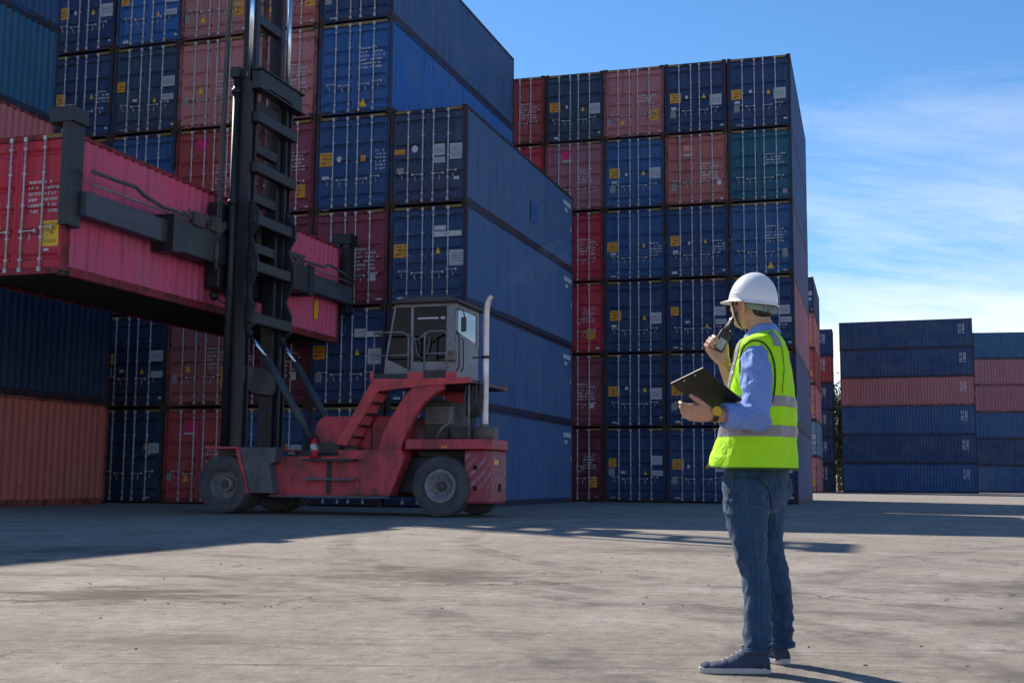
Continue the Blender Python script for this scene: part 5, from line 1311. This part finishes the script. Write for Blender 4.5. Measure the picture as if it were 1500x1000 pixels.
# rolled cuff
for cu, ax, r in ((cuffL, (wrL - elL).normalized(), 0.053), (cuffR, (wrR - elR).normalized(), 0.052)):
    b = MB(); b.lathe([(r - 0.012, 0.040), (r - 0.002, 0.042), (r + 0.003, 0.030), (r + 0.004, -0.022), (r - 0.004, -0.030)], cu, ax, 28)
    o = obj('cuff', b.mesh('cuff', P_SHIRT)); o.parent = shirt; ruffle(o, lambda c, n: 0.003 * rn(c.x * 40, c.y * 40, c.z * 40))
# collar
nb_up = (hd(-0.024, 0, -0.085) - neck_b).normalized()
cb = MB(); rs = []
for h_, r_ in ((-0.020, 0.078), (0.0, 0.074), (0.026, 0.068), (0.034, 0.070), (0.030, 0.076), (0.006, 0.084), (-0.012, 0.090)):
    rs.append([neck_b + nb_up * (h_ + 0.010 * cos(t) * -1) + fc * (cos(t) * r_ * 0.98) + lc * (sin(t) * r_ * 1.0) + UP * (-0.034 * max(0, cos(t))) for t in [2 * pi * k / 40 for k in range(40)]])
cb.loft(rs, False); o = obj('collar', cb.mesh('collar', P_SHIRT)); o.parent = shirt
# arm-hole trim on the near shoulder, lying on the vest just behind the sleeve
from mathutils.bvhtree import BVHTree
vb = BVHTree.FromPolygons([v.co[:] for v in vest.data.vertices], [p.vertices[:] for p in vest.data.polygons])
pts = []
for px, py in ((1085, 545), (1085, 525), (1088, 512), (1095, 503), (1104, 499), (1114, 500), (1123, 507), (1130, 519), (1134, 535), (1135, 555), (1133, 578), (1127, 596)):
    o_ = Vector((0, 0, CAM_H)); hit = vb.ray_cast(o_, (at(px, py, 5.3) - o_).normalized())
    if hit[0]: pts.append(hit[0] + hit[1] * 0.003)
ah = MB(); limb(ah, pts, [0.0042] * len(pts), 8)
o = obj('arm_hole_trim', ah.mesh('arm_hole_trim', P_TRIM)); o.parent = vest
# --- jeans
LEG_L = [(700, 1056, 1130, 5.27), (750, 1060, 1127, 5.255), (790, 1069, 1125, 5.245), (820, 1077, 1125, 5.235), (842, 1085, 1127, 5.225), (865, 1087, 1131, 5.22), (900, 1088, 1132, 5.215), (930, 1088, 1131, 5.205), (952, 1088, 1128, 5.20)]
LEG_R = [(700, 1098, 1160, 5.41), (750, 1092, 1150, 5.415), (790, 1096, 1148, 5.42), (820, 1104, 1152, 5.425), (850, 1114, 1161, 5.43), (880, 1119, 1163, 5.435), (915, 1122, 1163, 5.44), (944, 1125, 1162, 5.44)]
J = MB()
for LEG in (LEG_L, LEG_R):
    rs = []
    for a, b in zip(LEG, LEG[1:]):
        for j in range(5):
            t = j / 5; py, l_, r_, Y = (x + (y - x) * t for x, y in zip(a, b)); c = at((l_ + r_) / 2, py, Y); h = (r_ - l_) / 2 * Y / 1745.2
            rs.append([c + Vector((h * cos(w), h * 1.06 * sin(w), 0)) for w in [2 * pi * k / 28 for k in range(28)]])
    py, l_, r_, Y = LEG[-1]; c = at((l_ + r_) / 2, py, Y); h = (r_ - l_) / 2 * Y / 1745.2
    rs.append([c + Vector((h * cos(w), h * 1.06 * sin(w), 0)) for w in [2 * pi * k / 28 for k in range(28)]])
    J.loft(rs, True)
fp, lp_ = aim(radians(44))
def hip(py, l_, r_, rat=1.28, sq=2.2):
    hw = (r_ - l_) / 2 * PXM; ph = radians(44); b_ = hw / math.sqrt(cos(ph) ** 2 + (rat * sin(ph)) ** 2); a_ = b_ * rat; c = at((l_ + r_) / 2, py, 5.335)
    return [c + fp * (b_ * cos(w)) + lp_ * (a_ * sin(w)) for w in [2 * pi * k / 40 for k in range(40)]]
J.loft([hip(664, 1062, 1156), hip(680, 1060, 1158), hip(700, 1056, 1159), hip(720, 1056, 1158), hip(738, 1060, 1152), hip(752, 1070, 1140)], True)
for s in (-1, 1): ell(J, at(1116, 712, 5.335) - fp * 0.030 + lp_ * (s * 0.070), (fp * 0.080, lp_ * 0.075, UP * 0.092))
jeans = fuse('jeans', J, P_JEAN, 0.0065, 4, 0.5)
kneeZ = at(1100, 842, 5.25).z; cuffZ = 0.09
def jean_w(c, n):
    kn = math.exp(-((c.z - kneeZ - 0.02) / 0.13) ** 2); an = math.exp(-((c.z - 0.16) / 0.10) ** 2); th = math.exp(-((c.z - 0.72) / 0.12) ** 2)
    a = math.atan2(n.y, n.x)
    d = (0.0030 + 0.0060 * kn + 0.0060 * an + 0.0040 * th) * max(0, ridge(c.x * 6.5 + c.z * 9, c.y * 6.5, c.z * 12)) ** 2 + 0.004 * rn(c.x * 10, c.y * 10, c.z * 5)
    d += (0.003 * kn + 0.0035 * an) * max(0, ridge(c.x * 9 - c.z * 12, c.y * 9 + 3, c.z * 24)) ** 2 - 0.004 * (kn + an)
    return d - 0.007
ruffle(jeans, jean_w); mine(jeans)
# belt line, seat seam, back pocket and leg seams
jbvh = BVHTree.FromPolygons([v.co[:] for v in jeans.data.vertices], [p.vertices[:] for p in jeans.data.polygons])
def on_jeans(px, py):
    o = Vector((0, 0, CAM_H)); d = (at(px, py, 5.3) - o).normalized(); hit = jbvh.ray_cast(o, d)
    return (hit[0] + hit[1] * 0.0015, hit[1]) if hit[0] else (at(px, py, 5.2), Vector((0, -1, 0)))
def seam(pts, name, mat, r=0.0022):
    P = []
    for a, b in zip(pts, pts[1:]):
        for j in range(5): P.append(on_jeans(a[0] + (b[0] - a[0]) * j / 5, a[1] + (b[1] - a[1]) * j / 5)[0])
    P.append(on_jeans(*pts[-1])[0]); b_ = MB(); b_.tube(P, r, 6); o = obj(name, b_.mesh(name, mat)); o.parent = jeans
P_STITCH = cloth_mat('denim_seam', (0.055, 0.10, 0.14), (0.09, 0.15, 0.20), 30.0, 0.85)
P_JDARK = cloth_mat('denim_dark_seam', (0.012, 0.03, 0.05), (0.02, 0.045, 0.07), 30.0, 0.85)  # darker denim tone for the seat seam
seam([(1092, 698), (1094, 740), (1120, 744), (1126, 716), (1122, 700)], 'back_pocket', P_STITCH)
seam([(1074, 688), (1073, 712), (1066, 726)], 'front_pocket', P_STITCH)
seam([(1108, 700), (1122, 712), (1129, 726), (1129, 745)], 'seat_seam', P_JDARK, 0.003)
seam([(1136, 700), (1138, 730), (1148, 738)], 'back_pocket', P_STITCH)
seam([(1104, 760), (1107, 800), (1112, 850), (1112, 900), (1110, 945)], 'leg_seam', P_STITCH, 0.0016)
for LEG in (LEG_L, LEG_R):
    py, l_, r_, Y = LEG[-1]; c = at((l_ + r_) / 2, py - 1, Y); h = (r_ - l_) / 2 * Y / 1745.2
    b_ = MB(); b_.lathe([(h + 0.001, -0.012), (h + 0.005, -0.008), (h + 0.006, 0.008), (h + 0.002, 0.012)], c, (0, 0, 1), 32); o = obj('trouser_hem', b_.mesh('hem', P_JEAN)); o.parent = jeans
    ruffle(o, lambda c, n: 0.006 * rn(c.x * 22, c.y * 22, c.z * 22))
# --- shoes
def shoe(loc, rz, name='shoe'):
    Lg = 0.298; b = MB(); rs = []; N_ = 26
    prof = [(0.000, 0.030, 0.070), (0.012, 0.036, 0.086), (0.045, 0.039, 0.096), (0.080, 0.038, 0.098), (0.105, 0.038, 0.094), (0.130, 0.040, 0.080), (0.165, 0.044, 0.064), (0.200, 0.047, 0.052), (0.235, 0.046, 0.045), (0.262, 0.040, 0.040), (0.282, 0.028, 0.034), (0.290, 0.012, 0.029)]
    for x, w, h in prof:
        ring = []
        for k in range(N_):
            t = 2 * pi * k / N_; yy = w * cos(t); zz = sin(t)
            zz = 0.026 + (h - 0.026) * (max(0, zz) ** 0.8) if zz > 0 else 0.020
            tw = 1 - 0.42 * max(0, (zz - 0.026) / 0.085) ** 1.1
            ring.append((x, yy * tw + 0.004 * sin(pi * x / Lg), zz))
        rs.append(ring)
    b.loft(rs, True); me = b.mesh('shoe_upper', P_SHOE)
    o = obj(name, me, None, loc, (0, 0, rz)); 
    sb = MB(); out = []
    for x, w in ((-0.006, 0.016), (0.0, 0.030), (0.02, 0.038), (0.08, 0.041), (0.13, 0.042), (0.18, 0.048), (0.22, 0.050), (0.255, 0.045), (0.280, 0.034), (0.294, 0.018)): out.append((x, w))
    poly = [(x, w + 0.004 * sin(pi * max(0, x) / Lg)) for x, w in out] + [(0.299, 0.0)] + [(x, -w + 0.004 * sin(pi * max(0, x) / Lg)) for x, w in out[::-1]]
    sb.prism(poly, 0.001, 0.026, 'z'); so = obj('sole', sb.mesh('sole', P_SOLE), o); bevel(so, 0.005, 2)
    tb = MB(); ell(tb, (0.262, 0, 0.026), ((0.030, 0, 0), (0, 0.042, 0), (0, 0, 0.019))); obj('toe_cap', tb.mesh('toe_cap', P_SHOE), o)
    for i in range(5):
        x = 0.118 + i * 0.020; h = 0.100 - i * 0.0105; lb = MB(); lb.tube([(x - 0.006, -0.027, h - 0.020), (x, -0.012, h - 0.006), (x, 0.012, h - 0.006), (x - 0.006, 0.027, h - 0.020)], 0.0032, 6); obj('lace', lb.mesh('lace', P_LACE), o)
    cb_ = MB(); cb_.lathe([(0.040, 0.0), (0.044, 0.012), (0.040, 0.02)], (0.055, 0, 0.082), (0.1, 0, 1), 24); obj('ankle_collar', cb_.mesh('ankle_collar', P_SHOE), o)
    return o
sL = at(1127, 984, 5.165); sL.z = 0; mine(shoe(sL, pi - radians(2)))
sR = at(1150, 975, 5.40); sR.z = 0; mine(shoe(sR, radians(110)))
# --- watch
wd = (wrL - elL).normalized(); wc = wrL - wd * 0.006
b_ = MB(); b_.lathe([(0.029, -0.011), (0.033, -0.011), (0.033, 0.011), (0.029, 0.011)], wc, wd, 24, True, True)
watch = mine(obj('watch', b_.mesh('watch_strap', P_RADIO)))
nrm = Vector((0.15, -0.92, 0.36)).normalized(); nrm = (nrm - wd * nrm.dot(wd)).normalized()
b_ = MB(); b_.cyl(wc + nrm * 0.030, wc + nrm * 0.042, 0.021, 0.020, 20); o = obj('watch_case', b_.mesh('watch_case', P_WATCH)); o.parent = watch
# --- clipboard (held): seen from underneath
c0, c1 = at(983, 562, 5.03), at(1030, 539, 4.92); e1 = c1 - c0; e2 = at(1040, 601, 5.144) - c0
e2 = e2 - e1 * (e2.dot(e1) / e1.length_squared); e2 = e2.normalized() * 0.262
nb = e1.cross(e2).normalized(); 
if nb.y < 0: nb = -nb                                        # nb points away from the camera, to the written side
cbp = c0 + e1 * 0.5 + e2 * 0.5
clip = empty('clipboard', 'black clipboard held at the waist in the left hand of the man', 'clipboard', cbp)
def cl(o): o.parent = clip; o.matrix_parent_inverse = Matrix.Translation(-cbp); return o
def slab(o_, u, v, n_, w, h, t0, t1):
    b = MB(); P = [o_ + u * a + v * b2 + n_ * c for c in (t0, t1) for b2 in (0, h) for a in (0, w)]
    return b.add(P, [(0, 2, 3, 1), (4, 5, 7, 6), (0, 1, 5, 4), (2, 6, 7, 3), (0, 4, 6, 2), (1, 3, 7, 5)])
u1, u2 = e1.normalized(), e2.normalized(); w1 = e1.length
bd = cl(obj('board', slab(c0, u1, u2, nb, w1, 0.262, 0, 0.004).mesh('board', P_BOARD)))
cl(obj('paper', slab(c0 + u1 * 0.008 + u2 * 0.02, u1, u2, nb, w1 - 0.016, 0.235, 0.0042, 0.0044).mesh('paper', simple_mat('paper', (0.75, 0.75, 0.73), 0.8))))
cl(obj('edge_strip', slab(c0 - u2 * 0.002, u1, u2, nb, w1, 0.002, 0.0005, 0.0035).mesh('edge_strip', simple_mat('edge_steel', (0.22, 0.22, 0.23), 0.4, 0.5))))
cl(obj('clip', slab(c0 + u1 * (w1 * 0.28) + u2 * 0.008, u1, u2, nb, w1 * 0.44, 0.03, 0.0045, 0.012).mesh('clip', simple_mat('clip_steel', (0.30, 0.30, 0.31), 0.35, 0.7))))
for q in (0.34, 0.68):
    b_ = MB(); p = c0 + u1 * (w1 * q) + u2 * 0.016; b_.cyl(p, p - nb * 0.002, 0.0042, n=12); cl(obj('rivet', b_.mesh('rivet', P_METAL)))
# --- radio (held)
ra = Vector((0.50, -0.02, 0.85)).normalized(); rc = at(1057, 499, 5.372); rn_ = Vector((0.0, -1, 0)); rn_ = (rn_ - ra * rn_.dot(ra)).normalized(); rx = ra.cross(rn_)
if rx.x < 0: rx = -rx
radio = empty('two_way_radio', 'black two-way radio with antenna held to the mouth by the man', 'radio', rc)
def rd(o): o.parent = radio; o.matrix_parent_inverse = Matrix.Translation(-rc); return o
def rbox(w, h, t, cx, cz, cy, name, mat, bv=0.004):
    b = MB(); P = [rc + rx * (cx + sx * w / 2) + ra * (cz + sz * h / 2) + rn_ * (cy + sy * t / 2) for sz in (-1, 1) for sy in (-1, 1) for sx in (-1, 1)]
    b.add(P, [(0, 2, 3, 1), (4, 5, 7, 6), (0, 1, 5, 4), (2, 6, 7, 3), (0, 4, 6, 2), (1, 3, 7, 5)]); return bevel(rd(obj(name, b.mesh(name, mat))), bv, 3)
rbox(0.054, 0.100, 0.030, 0, 0, 0, 'radio_body', P_RADIO); rbox(0.034, 0.050, 0.004, 0.004, -0.016, 0.016, 'label_panel', P_SCREEN, 0.001)
rbox(0.050, 0.018, 0.005, 0, 0.036, 0.015, 'grille', simple_mat('radio_grille', (0.03, 0.012, 0.015), 0.6), 0.001)
b_ = MB(); p = rc + rx * -0.006 + ra * 0.048; b_.tube([p, p + ra * 0.03, p + ra * 0.10, p + ra * 0.145], [0.009, 0.0075, 0.006, 0.005], 10); rd(obj('antenna', b_.mesh('antenna', P_RADIO)))
b_ = MB(); p = rc + rx * 0.017 + ra * 0.050; b_.cyl(p, p + ra * 0.014, 0.007, n=12); rd(obj('volume_knob', b_.mesh('volume_knob', P_RADIO)))
b_ = MB(); p = rc - rx * 0.020 + ra * 0.046 + rn_ * 0.006; b_.tube([p, p + ra * 0.06 + rx * 0.004, p + ra * 0.115 + rx * 0.012], 0.0022, 6); rd(obj('antenna_highlight', b_.mesh('antenna_highlight', P_METAL)))  # bright tube shaped as the white highlight along the antenna
# ------------------------------------------------------------------ thin exhaust smoke drifting from the pipe
def smoke():
    m = bpy.data.materials.new('exhaust_smoke'); m.use_nodes = True; nt = m.node_tree; nt.nodes.clear(); N = NT(nt)
    o = N.n('ShaderNodeOutputMaterial'); v = N.n('ShaderNodeVolumePrincipled')
    v.inputs['Color'].default_value = (0.85, 0.88, 0.95, 1); v.inputs['Anisotropy'].default_value = 0.2
    tc = N.n('ShaderNodeTexCoord').outputs['Object']
    f = N.noise(tc, 1.6, 3, 0.6, 0.6)
    N.l(N.math('MULTIPLY', N.ramp(f, [(0.45, 0.0), (0.75, 1.0)]), 0.7), v.inputs['Density'])
    N.l(v.outputs[0], o.inputs['Volume'])
    b = MB(); limb(b, [(0.92, -0.6, 4.86), (1.15, -0.62, 5.05), (1.6, -0.6, 5.35), (2.0, -0.55, 5.55), (2.5, -0.45, 5.8)], [0.05, 0.14, 0.26, 0.34, 0.30], 12)
    s = obj('exhaust_smoke', b.mesh('exhaust_smoke', m)); s.location = (-1.12, 26.98, 0); s.rotation_euler = (0, 0, -TRUCK_TH); s['kind'] = 'stuff'
    tag(s, 'faint pale smoke drifting from the truck exhaust pipe', 'smoke')
smoke()
